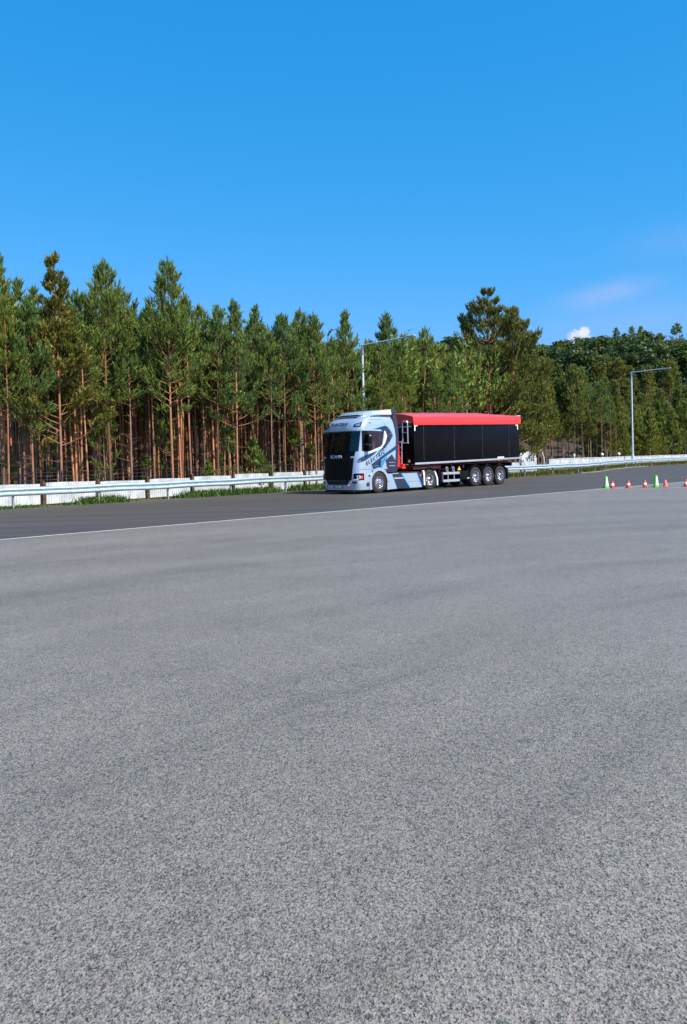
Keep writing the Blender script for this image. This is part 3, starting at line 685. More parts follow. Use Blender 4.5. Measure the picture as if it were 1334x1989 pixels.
# windows, seams, livery (both sides get glass and seams; livery on both sides too)
for s in (1, -1):
    win = [(1.02, 2.90), (0.6, 2.90), (-0.41, 2.87), (-0.46, 2.67), (-0.37, 2.40), (-0.19, 2.18), (0.62, 1.95), (0.82, 1.92), (1.08, 1.98)]
    wf_ = decal('side_window', win, M['glass'], T, 0.006, s)
    decal('pillar', [(-0.02, 2.875), (-0.10, 2.87), (-0.16, 2.19), (-0.07, 2.15)], M['navy'], wf_, 0.012, s)
    decal('pillar', [(0.98, 2.89), (0.80, 2.89), (0.84, 1.93), (1.04, 1.98)], M['black'], wf_, 0.012, s)
    decal('window_seat_shade', [(0.42, 2.35), (0.25, 2.42), (0.2, 2.1), (0.45, 2.03)], M['seam'], wf_, 0.010, s)
    lock = [(0.85, 3.35), (0.4, 3.41), (-0.23, 3.43), (-0.37, 3.41), (-0.46, 3.3), (-0.52, 3.14)]
    for (p, q) in zip(lock[:-1], lock[1:]):
        dx, dz = q[0] - p[0], q[1] - p[1]; L = math.hypot(dx, dz); nx_, nz_ = -dz / L * 0.009, dx / L * 0.009
        decal('seam', [(p[0] + nx_, p[1] + nz_), (q[0] + nx_, q[1] + nz_), (q[0] - nx_, q[1] - nz_), (p[0] - nx_, p[1] - nz_)], M['groove'], T, 0.004, s, 1)
    for ln in ([(-1.03, 3.655), (0.2, 3.635), (0.6, 3.60)], [(-0.50, 1.12), (-0.55, 1.5), (-0.56, 2.0), (-0.60, 2.45)], [(0.48, 1.12), (0.50, 1.5), (0.62, 1.93)], [(0.48, 1.115), (1.0, 1.13), (1.25, 1.14)]):
        for (p, q) in zip(ln[:-1], ln[1:]):
            dx, dz = q[0] - p[0], q[1] - p[1]; L = math.hypot(dx, dz); nx_, nz_ = -dz / L * 0.008, dx / L * 0.008
            decal('seam', [(p[0] + nx_, p[1] + nz_), (q[0] + nx_, q[1] + nz_), (q[0] - nx_, q[1] - nz_), (p[0] - nx_, p[1] - nz_)], M['groove'], T, 0.003, s, 2)
    b = MB(); b.cyl((0.5, s * (y_side(0.5, 3.28)), 3.25), (0.5, s * (y_side(0.5, 3.28) + 0.02), 3.25), 0.035, None, 12); b.build('latch', M['soot'], T)
    D1R = [(0.30, 2.965), (-0.10, 3.05), (-0.48, 3.13), (-0.60, 3.12), (-0.72, 3.05), (-0.98, 2.76), (-1.01, 2.66), (-0.80, 2.40), (-0.47, 2.10), (-0.06, 1.88), (0.15, 1.79), (-0.0, 1.90), (-0.30, 2.12), (-0.50, 2.32), (-0.67, 2.66), (-0.50, 2.965)]
    D1L = [(1.36, 1.40), (1.22, 1.64), (0.95, 1.74), (0.60, 1.83), (0.02, 2.0), (0.35, 1.79), (0.86, 1.55)]
    D2 = [(-1.225, 2.22), (-1.12, 2.15), (-0.65, 1.92), (-0.17, 1.69), (0.49, 1.35), (0.37, 1.115), (0.02, 1.20), (-0.12, 1.18), (0.02, 1.42), (-0.10, 1.51), (-0.64, 1.78), (-1.0, 1.93), (-1.225, 2.02)]
    D3 = [(-0.92, 1.79), (-0.47, 1.52), (-0.55, 1.25), (-0.60, 1.115), (-1.225, 1.115), (-1.225, 1.87), (-1.185, 1.84), (-1.16, 1.50)]
    for pts in (D1R, D1L, D2):
        decal('livery_edge', widen(pts, 0.035), M['sky_blue'], T, 0.004, s)
        decal('livery_stripe', pts, M['navy'], T, 0.007, s)
    decal('livery_stripe', D3, M['navy'], T, 0.007, s)
    for x0, z0, L_, h_ in ((-0.70, 1.40, 0.42, 0.035), (-0.72, 1.24, 0.40, 0.05), (0.33, 1.27, 0.30, 0.02), (-0.78, 2.75, 0.17, 0.02)):
        decal('small_marking', [(x0, z0), (x0 - L_, z0), (x0 - L_, z0 + h_ * .55), (x0, z0 + h_ * .55)], M['alu'], T, 0.010, s, 0)
    ca, sa = math.cos(R(24.0)), math.sin(R(24.0))
    if s > 0: text('side_lettering', 'ELECTRIC', 0.225, (0.83, 1.243, 1.295), (-ca, 0, sa), (sa * 0.9, 0, ca), M['black'], T, 0.22, 1.02, 0.004, 1.48, 0.006)
    else: text('side_lettering', 'ELECTRIC', 0.215, (-0.71, -1.243, 2.0), (ca, 0, -sa), (sa * 0.9, 0, ca), M['navy'], T, 0.22, 1.02, 0.004, 1.52)
    # white band round the side window
    decal('livery_white', [(-0.43, 2.90), (-0.50, 2.88), (-0.62, 2.64), (-0.46, 2.32), (-0.22, 2.10), (0.05, 1.985), (0.60, 1.86), (0.74, 1.90), (-0.19, 2.165), (-0.385, 2.40), (-0.475, 2.67)], M['white'], T, 0.009, s)
    # wheel arch trim, inner arch
    arch(0.0, 0.50, 0.54, 0.67, 4, 176, s * 1.19, s * 1.268, M['silver'], 'wheel_arch', T)
    arch(0.0, 0.50, 0.53, 0.56, -8, 188, s * 0.80, s * 1.20, M['soot'], 'arch_liner', T)
    side_prism('arch_leg', [(0.67, 0.54), (0.54, 0.54), (0.485, 0.20), (0.66, 0.18)], s * 1.19, s * 1.262, M['silver'], T)
    # headlights wrapping the corner
    def hp(ya, xb, z0, z1, o_):
        P_ = []
        for i in range(5):
            z = z0 + (z1 - z0) * i / 4; ta = th_of_y(ya, z); xf, hw = interp(z, XF), interp(z, HW)
            q = (xb - xf + DD) / DD; tb = math.acos(q ** (NE / 2)); P_.append([(lambda v: Vector((v.x, s * v.y, v.z)))(cab(ta + (tb - ta) * j / 12, z, o_)) for j in range(13)])
        return P_
    h_ = solid_grid(hp(0.955, 1.0, 0.655, 0.955, 0.010), -0.006).build('headlight', M['black'], T, smooth=60)
    solid_grid(hp(1.10, 1.20, 0.71, 0.865, 0.016), -0.004).build('lens', M['lens'], h_, smooth=60)
    solid_grid(hp(1.14, 1.25, 0.745, 0.83, 0.020), -0.003).build('bulb_housing', M['soot'], h_, smooth=60)
    solid_grid(hp(1.2, 1.08, 0.72, 0.85, 0.014), -0.003).build('indicator', M['orange'], h_, smooth=60)
    solid_grid(hp(0.965, 1.28, 0.665, 0.695, 0.016), -0.003).build('light_strip', M['white'], h_, smooth=60)
    yl = (lambda a, b: (a, b) if s > 0 else (-b, -a))
    solid_grid(front_patch(*yl(0.90, 1.12), 0.50, 0.60, 0.012, 6, 2), -0.006).build('fog_lamp', M['soot'], T)
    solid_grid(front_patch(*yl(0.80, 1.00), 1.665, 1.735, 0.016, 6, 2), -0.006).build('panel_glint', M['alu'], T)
    decal('bumper_recess', [(0.86, 0.52), (0.60, 0.53), (0.60, 0.36), (0.84, 0.34)], M['seam'], T, 0.006, s)
    decal('side_marker', [(0.72, 0.86), (0.60, 0.87), (0.60, 0.80), (0.72, 0.79)], M['soot'], T, 0.008, s)
    b = MB(); b.cyl((1.43, s * 0.72, 0.40), (1.515, s * 0.72, 0.40), 0.05, 0.045, 14); fl_ = b.build('round_lamp', M['orange'], T)
    b = MB(); b.cyl((1.516, s * 0.72, 0.40), (1.524, s * 0.72, 0.40), 0.032, None, 12); b.build('lens', M['white'], fl_)
b = MB(); b.box((1.492, 0.02, 0.35), (0.012, 0.56, 0.12), None, 0.004); pl = b.build('number_plate', M['soot'], T)
b = MB(); b.box((1.502, 0.05, 0.35), (0.008, 0.46, 0.10), None, 0.003); b.build('plate_face', M['lens'], pl)
b = MB(); b.box((1.30, 0, 0.15), (0.2, 1.9, 0.10), None, 0.02); b.build('bumper_lip', M['soot'], T)
# wipers, mirrors
for y0 in (-0.75, 0.05):
    b = MB(); b.cyl(cab(th_of_y(y0, 1.99), 1.99, 0.02), cab(th_of_y(y0 + 0.62, 2.06), 2.06, 0.03), 0.012, 0.008, 6); b.build('wiper', M['black'], T)
for s in (1, -1):
    mh = MB(); mh.box((0.82, s * 1.43, 2.52), (0.20, 0.26, 0.46), Matrix.Rotation(R(-14 * s), 3, 'Z'), 0.05); m_ = mh.build('mirror', M['black'], T, smooth=40)
    mh = MB(); mh.box((0.80, s * 1.42, 2.11), (0.20, 0.25, 0.28), Matrix.Rotation(R(-14 * s), 3, 'Z'), 0.05); mh.build('wide_mirror', M['black'], m_, smooth=40)
    mh = MB(); mh.tube([(0.86, s * 1.20, 2.84), (0.84, s * 1.40, 2.80), (0.84, s * 1.44, 2.6)], 0.022, 8); mh.tube([(0.9, s * 1.20, 1.98), (0.86, s * 1.38, 1.98), (0.84, s * 1.42, 2.1)], 0.022, 8); mh.build('bracket', M['black'], m_)
    mh = MB(); mh.box((0.715, s * 1.43, 2.53), (0.006, 0.19, 0.38), Matrix.Rotation(R(-14 * s), 3, 'Z')); mh.box((0.70, s * 1.42, 2.11), (0.006, 0.18, 0.2), Matrix.Rotation(R(-14 * s), 3, 'Z')); mh.build('mirror_glass', M['lens'], m_)
    mh = MB(); mh.box((0.86, s * 1.565, 2.66), (0.10, 0.012, 0.05), None, 0.004); mh.build('mirror_trim', M['alu'], m_)
mh = MB(); mh.box((1.30, -0.9, 2.75), (0.24, 0.3, 0.16), Matrix.Rotation(R(15), 3, 'Z'), 0.04); mh.build('front_mirror', M['black'], T, smooth=40)
# chassis and skirts
b = MB(); 
for s in (1, -1): b.box((-1.85, s * 0.42, 0.78), (5.6, 0.09, 0.26))
b.box((-4.5, 0, 0.78), (0.08, 0.9, 0.22)); b.box((-0.9, 0, 0.6), (1.2, 1.4, 0.5)); b.box((-2.2, 0, 0.62), (1.7, 2.2, 0.62)); b.build('chassis', M['soot'], T)
b = MB(); b.cyl((-3.15, 0, 0.95), (-3.15, 0, 1.08), 0.5, 0.46, 24); b.build('fifth_wheel', M['soot'], T)
for s in (1, -1):
    y0, y1 = s * 1.16, s * 1.225
    side_prism('skirt_front', [(-0.57, 0.14), (-0.59, 0.89), (-0.87, 0.88), (-1.21, 0.16)], y0, y1, M['silver'], T)
    side_prism('skirt_steps', [(-0.872, 0.87), (-1.57, 0.87), (-2.19, 0.16), (-1.212, 0.16)], y0, s * 1.215, M['navy'], T)
    side_prism('skirt_edge', [(-0.865, 0.885), (-0.90, 0.885), (-1.25, 0.162), (-1.215, 0.162)], y1 - s * 0.02, s * 1.229, M['sky_blue'], T)
    side_prism('step', [(-1.03, 0.69), (-1.70, 0.69), (-1.75, 0.62), (-1.06, 0.62)], y1 - s * 0.02, s * 1.232, M['alu'], T)
    side_prism('step', [(-0.90, 0.90), (-1.35, 0.90), (-1.37, 0.86), (-0.90, 0.86)], y1 - s * 0.02, s * 1.233, M['alu'], T)
    side_prism('skirt_panel', [(-1.575, 0.87), (-2.70, 0.87), (-3.07, 0.16), (-2.195, 0.16)], y0, y1, M['silver'], T)
    side_prism('skirt_edge', [(-1.56, 0.875), (-1.66, 0.875), (-2.29, 0.162), (-2.18, 0.162)], y1 - s * 0.02, s * 1.231, M['sky_blue'], T)
    side_prism('skirt_edge', [(-2.66, 0.875), (-2.71, 0.875), (-3.08, 0.162), (-3.03, 0.162)], y1 - s * 0.02, s * 1.231, M['sky_blue'], T)
    side_prism('panel_gap', [(-1.93, 0.47), (-2.86, 0.47), (-2.865, 0.455), (-1.945, 0.455)], y1 - s * 0.02, s * 1.2285, M['groove'], T)
    side_prism('skirt_rear', [(-2.715, 0.87), (-3.20, 0.87), (-3.15, 0.24), (-3.085, 0.17)], y0, s * 1.215, M['navy'], T)
    side_prism('reflector', [(-2.93, 0.77), (-3.03, 0.77), (-3.03, 0.71), (-2.93, 0.71)], y1 - s * 0.02, s * 1.23, M['orange'], T)
    ec = arch(-3.69, 0.50, 0.56, 0.60, 12, 168, s * 0.68, s * 1.25, M['black'], 'rear_fender', T)
    side_prism('fender_strip', [(-3.13, 0.93), (-3.22, 0.97), (-3.27, 0.80), (-3.28, 0.24), (-3.19, 0.24), (-3.16, 0.7)], s * 1.18, s * 1.268, M['white'], T)
    side_prism('fender_strip', [(-4.05, 0.93), (-4.16, 0.80), (-4.28, 0.55), (-4.28, 0.20), (-4.20, 0.20), (-4.17, 0.56), (-4.02, 0.86)], s * 1.18, s * 1.268, M['white'], T)
    wheel(T, 0.0, s * 1.25, 0.50, s)
    wheel(T, -3.69, s * 1.25, 0.50, s, dual=True, deep=True)
    b = MB(); b.lathe([(0.001, 0), (0.09, 0), (0.09, 0.20), (0.001, 0.2)], (0, 0, 0), 'Y', 14, s); o_ = b.build('air_tank', M['soot'], T, smooth=40); o_.location = (-0.70, s * 1.02, 0.66)
b = MB(); b.cyl((0, -1.1, 0.5), (0, 1.1, 0.5), 0.09); b.cyl((-3.69, -1.1, 0.5), (-3.69, 1.1, 0.5), 0.13); b.build('axle', M['soot'], T)
b = MB(); b.tube([(-1.25, 0.3, 1.6), (-1.7, 0.35, 1.3), (-2.2, 0.3, 1.5), (-2.45, 0.25, 1.7)], 0.02, 6); b.build('air_hose', M['red_steel'], T)
b = MB(); b.tube([(-1.25, 0.5, 1.6), (-1.7, 0.55, 1.2), (-2.2, 0.5, 1.4), (-2.45, 0.45, 1.6)], 0.02, 6); b.build('air_hose', M['black'], T)

# ------------------------------------------------------------------ trailer
S = empty('semi_trailer', TO, TRZ)
tag(S, 'black tipping semi trailer with red tarpaulin roof, three axles and a silver ladder', 'trailer')
def zl_(x): return 1.30 + 0.0138 * (-x - 2.5)       # underside line of the box
def zt_(x): return 3.42 + 0.0150 * (-x - 2.5)
XA, XB, HB = -2.52, -11.58, 1.25
def hexa(name, x0, x1, y0, y1, z0f, z1f, m, par, bev=0.0):
    b = MB(); V_ = [b.bm.verts.new((x, y, z)) for x in (x0, x1) for y in (y0, y1) for z in (z0f(x), z1f(x))]
    for q in ((0, 1, 3, 2), (4, 6, 7, 5), (0, 4, 5, 1), (2, 3, 7, 6), (0, 2, 6, 4), (1, 5, 7, 3)): b.bm.faces.new([V_[i] for i in q])
    if bev: bmesh.ops.bevel(b.bm, geom=b.bm.edges[:], offset=bev, segments=2, affect='EDGES', profile=0.5)
    return b.build(name, m, par, smooth=35)
body = hexa('box_body', XA, XB, -HB, HB, zl_, zt_, M['gloss_black'], S, 0.02)
for s in (1, -1):
    for x in (-3.24, -5.66, -8.09, -10.54):
        sm = hexa('seam', x + 0.012, x - 0.012, s * HB, s * (HB + 0.012), lambda q: zl_(q) + 0.16, lambda q: 3.20 + 0.015 * (-q - 2.5), M['seam'], S)
        b = MB()
        for z in (1.50, 2.2, 2.98): b.cyl((x, s * HB, z + 0.014 * (-x - 2.5)), (x, s * (HB + 0.03), z + 0.014 * (-x - 2.5)), 0.038, 0.03, 10)
        fuse(sm, b.build('rivet', M['seam'], S))
    hexa('side_rail', XA - 0.03, XB + 0.05, s * (HB - 0.05), s * (HB + 0.035), lambda q: zl_(q) - 0.045, lambda q: zl_(q) + 0.05, M['alu'], S, 0.012)
    hexa('rail_plate', -9.42, -10.02, s * (HB + 0.01), s * (HB + 0.03), lambda q: zl_(q) + 0.052, lambda q: zl_(q) + 0.13, M['white'], S)
    for x0, x1, z0, z1 in ((-2.56, -2.80, 3.13, 3.19), (-2.56, -2.63, 2.90, 3.131), (-11.22, -11.44, 3.24, 3.30), (-11.38, -11.45, 3.02, 3.241)):
        hexa('corner_mark', x0, x1, s * (HB - 0.01), s * (HB + 0.016), lambda q: z0, lambda q: z1, M['reflex'], S)
# tarp: draped roof with eaves, side skirts and gable ends
def ridge(x): return float(np.interp(-x, [2.46, 3.2, 5, 9.2, 10.6, 11.68], [3.80, 3.86, 3.90, 3.98, 3.92, 3.83]))
def eave(x): return 3.565 + 0.0205 * (-x - 2.5)
def skirt(x): return 3.185 + 0.0150 * (-x - 2.5)
b = MB(); rows = []
xs_ = np.linspace(-2.46, -11.68, 48)
for k, x in enumerate(xs_):
    r_, e_, s_ = ridge(x), eave(x), skirt(x); wv = 0.003 * math.sin(k * 1.3) + 0.002 * math.sin(k * 2.9)
    sag = 0.012 * (1 - math.cos(k * 2 * math.pi / 6)) 
    row = [(-1.29, s_ + wv), (-1.305, (s_ * 0.45 + e_ * 0.55)), (-1.295, s_ * 0.4 + e_ * 0.6 + 0.02), (-1.28, e_), (-1.2, e_ + 0.05), (-0.6, (r_ + e_) / 2 + 0.05 - sag), (0, r_ - sag * 0.5), (0.6, (r_ + e_) / 2 + 0.05 - sag), (1.2, e_ + 0.05), (1.28, e_), (1.295, s_ * 0.4 + e_ * 0.6 + 0.02), (1.312, s_ * 0.52 + e_ * 0.48), (1.292, s_ + wv)]
    rows.append([(x, y, z) for y, z in row])
b.grid(rows)
def gable(x, dz, n=12):
    for i in range(n):
        pass
for x, k, dr in ((xs_[0], 0, 0.42), (xs_[-1], -1, 0.42)):
    top = rows[k][3:10]; bot = [(x + (0.02 if k == 0 else -0.02), y, skirt(x) + (0.10 + 0.03 * math.sin(y * 5))) for (_, y, _) in top]
    Vt = [b.bm.verts.new(p) for p in top]; Vb = [b.bm.verts.new(p) for p in bot]
    for i in range(len(top) - 1): b.bm.faces.new((Vt[i], Vt[i + 1], Vb[i + 1], Vb[i]))
bmesh.ops.remove_doubles(b.bm, verts=b.bm.verts[:], dist=0.001)
bmesh.ops.recalc_face_normals(b.bm, faces=b.bm.faces[:]); bmesh.ops.solidify(b.bm, geom=b.bm.faces[:], thickness=0.008)
tarp = b.build('tarpaulin', M['red'], S, smooth=40)
for s in (1, -1):
    hexa('hem', -2.5, -11.66, s * 1.293, s * 1.312, lambda q: skirt(q) + 0.10, lambda q: skirt(q) + 0.125, M['red'], tarp)
b = MB(); b.box((-11.5, 1.27, eave(-11.5) + 0.035), (0.34, 0.08, 0.035), None, 0.008); b.build('corner_cap', M['reflex'], tarp)
# front wall fittings
XW = XA + 0.15
lad = MB()
for a in ((0.66, 0.99),):
    lad.tube([(XW, a[0], 2.33), (XW, a[0], 3.30), (XW, a[0] + 0.05, 3.38), (XW, a[1] - 0.05, 3.38), (XW, a[1], 3.30), (XW, a[1], 2.33), (XW, a[0], 2.33)], 0.028, 8)
    lad.tube([(XW, a[0], 2.83), (XW, a[1], 2.83)], 0.022, 8)
lad.box((XW, 0.83, 2.33), (0.07, 0.40, 0.06), None, 0.01)
lad.build('ladder', M['alu'], S)
XW = XA + 0.22
lad = MB(); lad.tube([(XW, 0.66, 2.35), (XW, 0.63, 1.22)], 0.028, 8); lad.tube([(XW, 0.30, 2.35), (XW, 0.30, 1.22)], 0.028, 8)
for z in (2.37, 2.13, 1.87, 1.60, 1.33): lad.tube([(XW, 0.30, z), (XW, 0.65, z)], 0.024, 8)
lad.box((XW, 0.49, 2.38), (0.06, 0.36, 0.08), None, 0.01); lad.build('ladder', M['alu'], S)
XC = XA + 0.40; b = MB(); b.cyl((XC, 0.50, 1.14), (XC, 0.50, 1.75), 0.14, None, 20); b.cyl((XC, 0.50, 1.752), (XC, 0.50, 2.28), 0.11, None, 20); b.box((XC, 0.5, 1.13), (0.3, 0.84, 0.09), None, 0.01); b.box((XC, 0.86, 1.24), (0.16, 0.14, 0.14), None, 0.01); b.build('tipping_cylinder', M['red_steel'], S, smooth=40)
b = MB(); b.box((XA + 0.008, 0.93, 1.44), (0.012, 0.14, 0.12), None, 0.003); b.build('sticker', M['white'], S)
b = MB(); b.box((XA + 0.03, 0.0, 3.12), (0.06, 2.3, 0.04), None, 0.006); b.tube([(XA + 0.03, 0.95, 3.12), (XA + 0.05, 1.2, 3.38)], 0.01, 5); b.tube([(XA + 0.03, 0.6, 3.12), (XA + 0.05, 0.2, 3.35)], 0.01, 5); b.build('tarp_strap', M['alu'], S)
# frame, landing gear, side guard, boxes
fr = MB()
for s in (1, -1): 
    fr.box((-6.9, s * 0.5, 1.09), (8.9, 0.12, 0.30), Matrix.Rotation(R(0.8), 3, 'Y'), 0.0)
for x in (-3.0, -4.6, -5.6, -6.6, -7.6, -8.7, -9.8, -11.0): fr.box((x, 0, 1.10), (0.10, 2.2, 0.18), None)
fr.build('frame', M['maroon'], S)
b = MB(); b.box((-3.6, 0, 1.12), (2.1, 2.3, 0.20), None, 0.02); b.build('front_subframe', M['maroon'], S)
for s in (1, -1):
    lg = MB(); lg.box((-4.78, s * 0.9, 0.68), (0.14, 0.14, 0.80), None, 0.01); lg.box((-4.78, s * 0.9, 0.27), (0.28, 0.28, 0.03)); lg.build('landing_leg', M['black'], S)
    sg_ = MB(); sg_.box((-4.74, s * 1.16, 0.60), (0.16, 0.08, 0.48), None, 0.01); sg_.build('guard_bracket', M['seam'], S)
    for z in (0.76, 0.385): 
        sg_ = MB(); sg_.box((-5.45, s * 1.19, z), (1.36, 0.05, 0.125), None, 0.012); sg_.build('side_guard', M['alu'], S)
    sg_ = MB(); sg_.box((-5.22, s * 1.15, 0.6), (0.04, 0.04, 0.6)); sg_.box((-5.72, s * 1.15, 0.6), (0.04, 0.04, 0.6)); sg_.build('guard_upright', M['alu'], S)
    for x in (-5.20, -5.72):
        c = MB(); c.tube([(x + 0.05, s * 1.12, 0.86), (x + 0.10, s * 1.12, 1.02), (x + 0.03, s * 1.12, 1.09), (x - 0.06, s * 1.12, 1.04), (x - 0.05, s * 1.12, 0.84)], 0.02, 6); c.build('air_coupling', M['seam'] if s < 0 else M['alu'], S)
    tb = MB(); tb.box((-6.50, s * 1.02, 0.62), (0.74, 0.42, 0.46), None, 0.03); bx_ = tb.build('tool_box', M['black'], S, smooth=40)
    tb = MB(); tb.box((-6.80, s * 1.24, 0.47), (0.14, 0.02, 0.05), None, 0.005); tb.build('latch', M['reflex'], bx_)
    side_prism('warning_sign', [(-5.98, 0.90), (-6.26, 0.90), (-6.12, 1.10)], s * 1.18, s * 1.195, M['yellow'], S)
    for x in (-7.52, -8.66, -9.76):
        wheel(S, x, s * 1.22, 0.515, s, deep=True)
        arch(x, 0.515, 0.575, 0.61, 8, 172, s * 0.86, s * 1.25, M['black'], 'fender', S)
    side_prism('mudflap', [(-10.36, 0.92), (-10.52, 0.88), (-10.54, 0.30), (-10.50, 0.30), (-10.44, 0.7)], s * 0.88, s * 1.2, M['soot'], S)
    b = MB(); b.cyl((-11.56, s * (HB - 0.02), 1.43), (-11.56, s * (HB + 0.05), 1.43), 0.09, None, 16); b.box((-11.58, s * HB, 1.25), (0.06, 0.05, 0.34), None, 0.01); b.build('tailgate_hinge', M['alu'], S)
b = MB()
for x in (-7.52, -8.66, -9.76): b.cyl((x, -1.1, 0.515), (x, 1.1, 0.515), 0.08)
b.build('axle', M['soot'], S)
b = MB(); b.box((-10.75, 0, 0.62), (0.10, 2.1, 0.14), None, 0.01); b.box((-10.7, 0.5, 0.8), (0.08, 0.08, 0.5)); b.box((-10.7, -0.5, 0.8), (0.08, 0.08, 0.5)); b.build('rear_bumper', M['black'], S)
b = MB(); b.box((-8.6, 0, 0.85), (2.9, 0.9, 0.30)); b.build('suspension', M['soot'], S)
# ------------------------------------------------------------------ vegetation
def leaf_mat(name, a, b_, c, rough=0.5, trans=0.34):
    m = bpy.data.materials.new(name); m.use_nodes = True; n = m.node_tree; bs = n.nodes['Principled BSDF']
    g = n.nodes.new('ShaderNodeNewGeometry'); oi = n.nodes.new('ShaderNodeObjectInfo')
    f1 = mr(n, noise(n, g.outputs['Position'], 1.1, 3, 0.6), 0.36, 0.64, 0, 1)
    col1 = mixc(n, f1, a, b_)
    f2 = mth(n, 'MULTIPLY', oi.outputs['Random'], 0.65); col2 = mixc(n, f2, col1, c)
    rp = n.nodes.new('ShaderNodeMapRange'); n.links.new(g.outputs['Random Per Island'], rp.inputs[0]); rp.inputs[3].default_value = 0.60; rp.inputs[4].default_value = 1.45
    x = n.nodes.new('ShaderNodeVectorMath'); x.operation = 'SCALE'; n.links.new(col2, x.inputs[0]); n.links.new(rp.outputs[0], x.inputs[3])
    n.links.new(x.outputs[0], bs.inputs['Base Color']); bs.inputs['Roughness'].default_value = rough
    bs.inputs['Specular IOR Level'].default_value = 0.3
    tr = n.nodes.new('ShaderNodeBsdfTranslucent'); n.links.new(x.outputs[0], tr.inputs[0])
    ms = n.nodes.new('ShaderNodeMixShader'); ms.inputs[0].default_value = trans
    n.links.new(bs.outputs[0], ms.inputs[1]); n.links.new(tr.outputs[0], ms.inputs[2]); n.links.new(ms.outputs[0], n.nodes['Material Output'].inputs[0])
    return m
def bark_mat(name, low, high, zmid, zspan, island=False):
    m = bpy.data.materials.new(name); m.use_nodes = True; n = m.node_tree; bs = n.nodes['Principled BSDF']
    tc = n.nodes.new('ShaderNodeTexCoord'); sp = n.nodes.new('ShaderNodeSeparateXYZ'); n.links.new(tc.outputs['Object'], sp.inputs[0]); oi = n.nodes.new('ShaderNodeObjectInfo')
    mp = n.nodes.new('ShaderNodeMapping'); mp.inputs['Scale'].default_value = (6, 6, 1.2); n.links.new(tc.outputs['Object'], mp.inputs[0])
    nz = noise(n, mp.outputs[0], 2.0, 5, 0.7)
    h = mth(n, 'ADD', sp.outputs[2], mth(n, 'MULTIPLY', nz, 2.5)); h = mth(n, 'ADD', h, mth(n, 'MULTIPLY', oi.outputs['Random'], 4.0))
    c = mixc(n, mr(n, h, zmid, zmid + zspan, 0, 1), low, high)
    k = mr(n, nz, 0.3, 0.7, 0.62, 1.35)
    if not island: k = mth(n, 'MULTIPLY', k, mr(n, mth(n, 'FRACT', mth(n, 'MULTIPLY', oi.outputs['Random'], 7.31)), 0, 1, 0.45, 1.2))
    if island: gi = n.nodes.new('ShaderNodeNewGeometry'); k = mth(n, 'MULTIPLY', k, mr(n, gi.outputs['Random Per Island'], 0, 1, 0.25, 1.6))
    x = n.nodes.new('ShaderNodeVectorMath'); x.operation = 'SCALE'; n.links.new(c, x.inputs[0]); n.links.new(k, x.inputs[3])
    n.links.new(x.outputs[0], bs.inputs['Base Color']); bs.inputs['Roughness'].default_value = 0.85
    return m
ML = {'slope': leaf_mat('slope_pine_needles', (0.145, 0.175, 0.032), (0.230, 0.220, 0.040), (0.115, 0.165, 0.04)),
      'pine': leaf_mat('pine_needles', (0.155, 0.240, 0.045), (0.260, 0.290, 0.050), (0.130, 0.230, 0.085)),
      'olive': leaf_mat('olive_needles', (0.170, 0.175, 0.030), (0.270, 0.235, 0.050), (0.14, 0.18, 0.04)),
      'young': leaf_mat('young_pine_needles', (0.160, 0.190, 0.026), (0.260, 0.250, 0.036), (0.13, 0.20, 0.04)),
      'broad': leaf_mat('broad_leaves', (0.042, 0.085, 0.020), (0.095, 0.135, 0.024), (0.036, 0.078, 0.028), trans=0.3),
      'grass': leaf_mat('verge_grass', (0.10, 0.14, 0.02), (0.26, 0.22, 0.05), (0.12, 0.14, 0.03), trans=0.3),
      'herb': leaf_mat('verge_herbs', (0.06, 0.14, 0.015), (0.10, 0.17, 0.02), (0.06, 0.12, 0.03), trans=0.3)}
MBK = bark_mat('pine_bark', (0.23, 0.145, 0.105), (0.40, 0.185, 0.095), 2.0, 4.0)
MBR = bark_mat('reddish_bark', (0.25, 0.105, 0.065), (0.36, 0.16, 0.08), 2.0, 4.0, True)
MBG = bark_mat('grey_bark', (0.27, 0.20, 0.165), (0.40, 0.22, 0.13), 5.0, 5.0)
MBD = bark_mat('dark_bark', (0.05, 0.035, 0.03), (0.10, 0.05, 0.03), 4.0, 4.0)

def frame(d):
    d = d / (np.linalg.norm(d, axis=-1, keepdims=True) + 1e-9)
    up = np.tile([0.0, 0.0, 1.0], (len(d), 1)); up[np.abs(d[:, 2]) > 0.95] = [1.0, 0, 0]
    a = np.cross(d, up); a /= np.linalg.norm(a, axis=1, keepdims=True); b = np.cross(d, a); return d, a, b
def brushes(pos, d, L, W, r, k=9):
    """needle brushes: k narrow triangles set round each shoot; pos,d (n,3), L,W (n,)"""
    n = len(pos); d, a, b = frame(d); t = (np.arange(k) + 0.5) / k
    ang = r.uniform(0, 2 * np.pi, (n, k)); tt = np.clip(t[None] + r.uniform(-.08, .08, (n, k)), 0, 1)
    base = pos[:, None] + d[:, None] * (L[:, None] * tt * 0.75)[..., None]
    rad = a[:, None] * np.cos(ang)[..., None] + b[:, None] * np.sin(ang)[..., None]
    tip = base + d[:, None] * (L[:, None] * 0.42)[..., None] + rad * (W[:, None] * r.uniform(.7, 1.2, (n, k)))[..., None]
    sidev = np.cross(np.broadcast_to(d[:, None], rad.shape), rad); wv = (W * 0.27)[:, None, None]
    V = np.stack([base - sidev * wv, base + sidev * wv, tip], 2).reshape(-1, 3)
    return V, np.arange(len(V)).reshape(-1, 3)
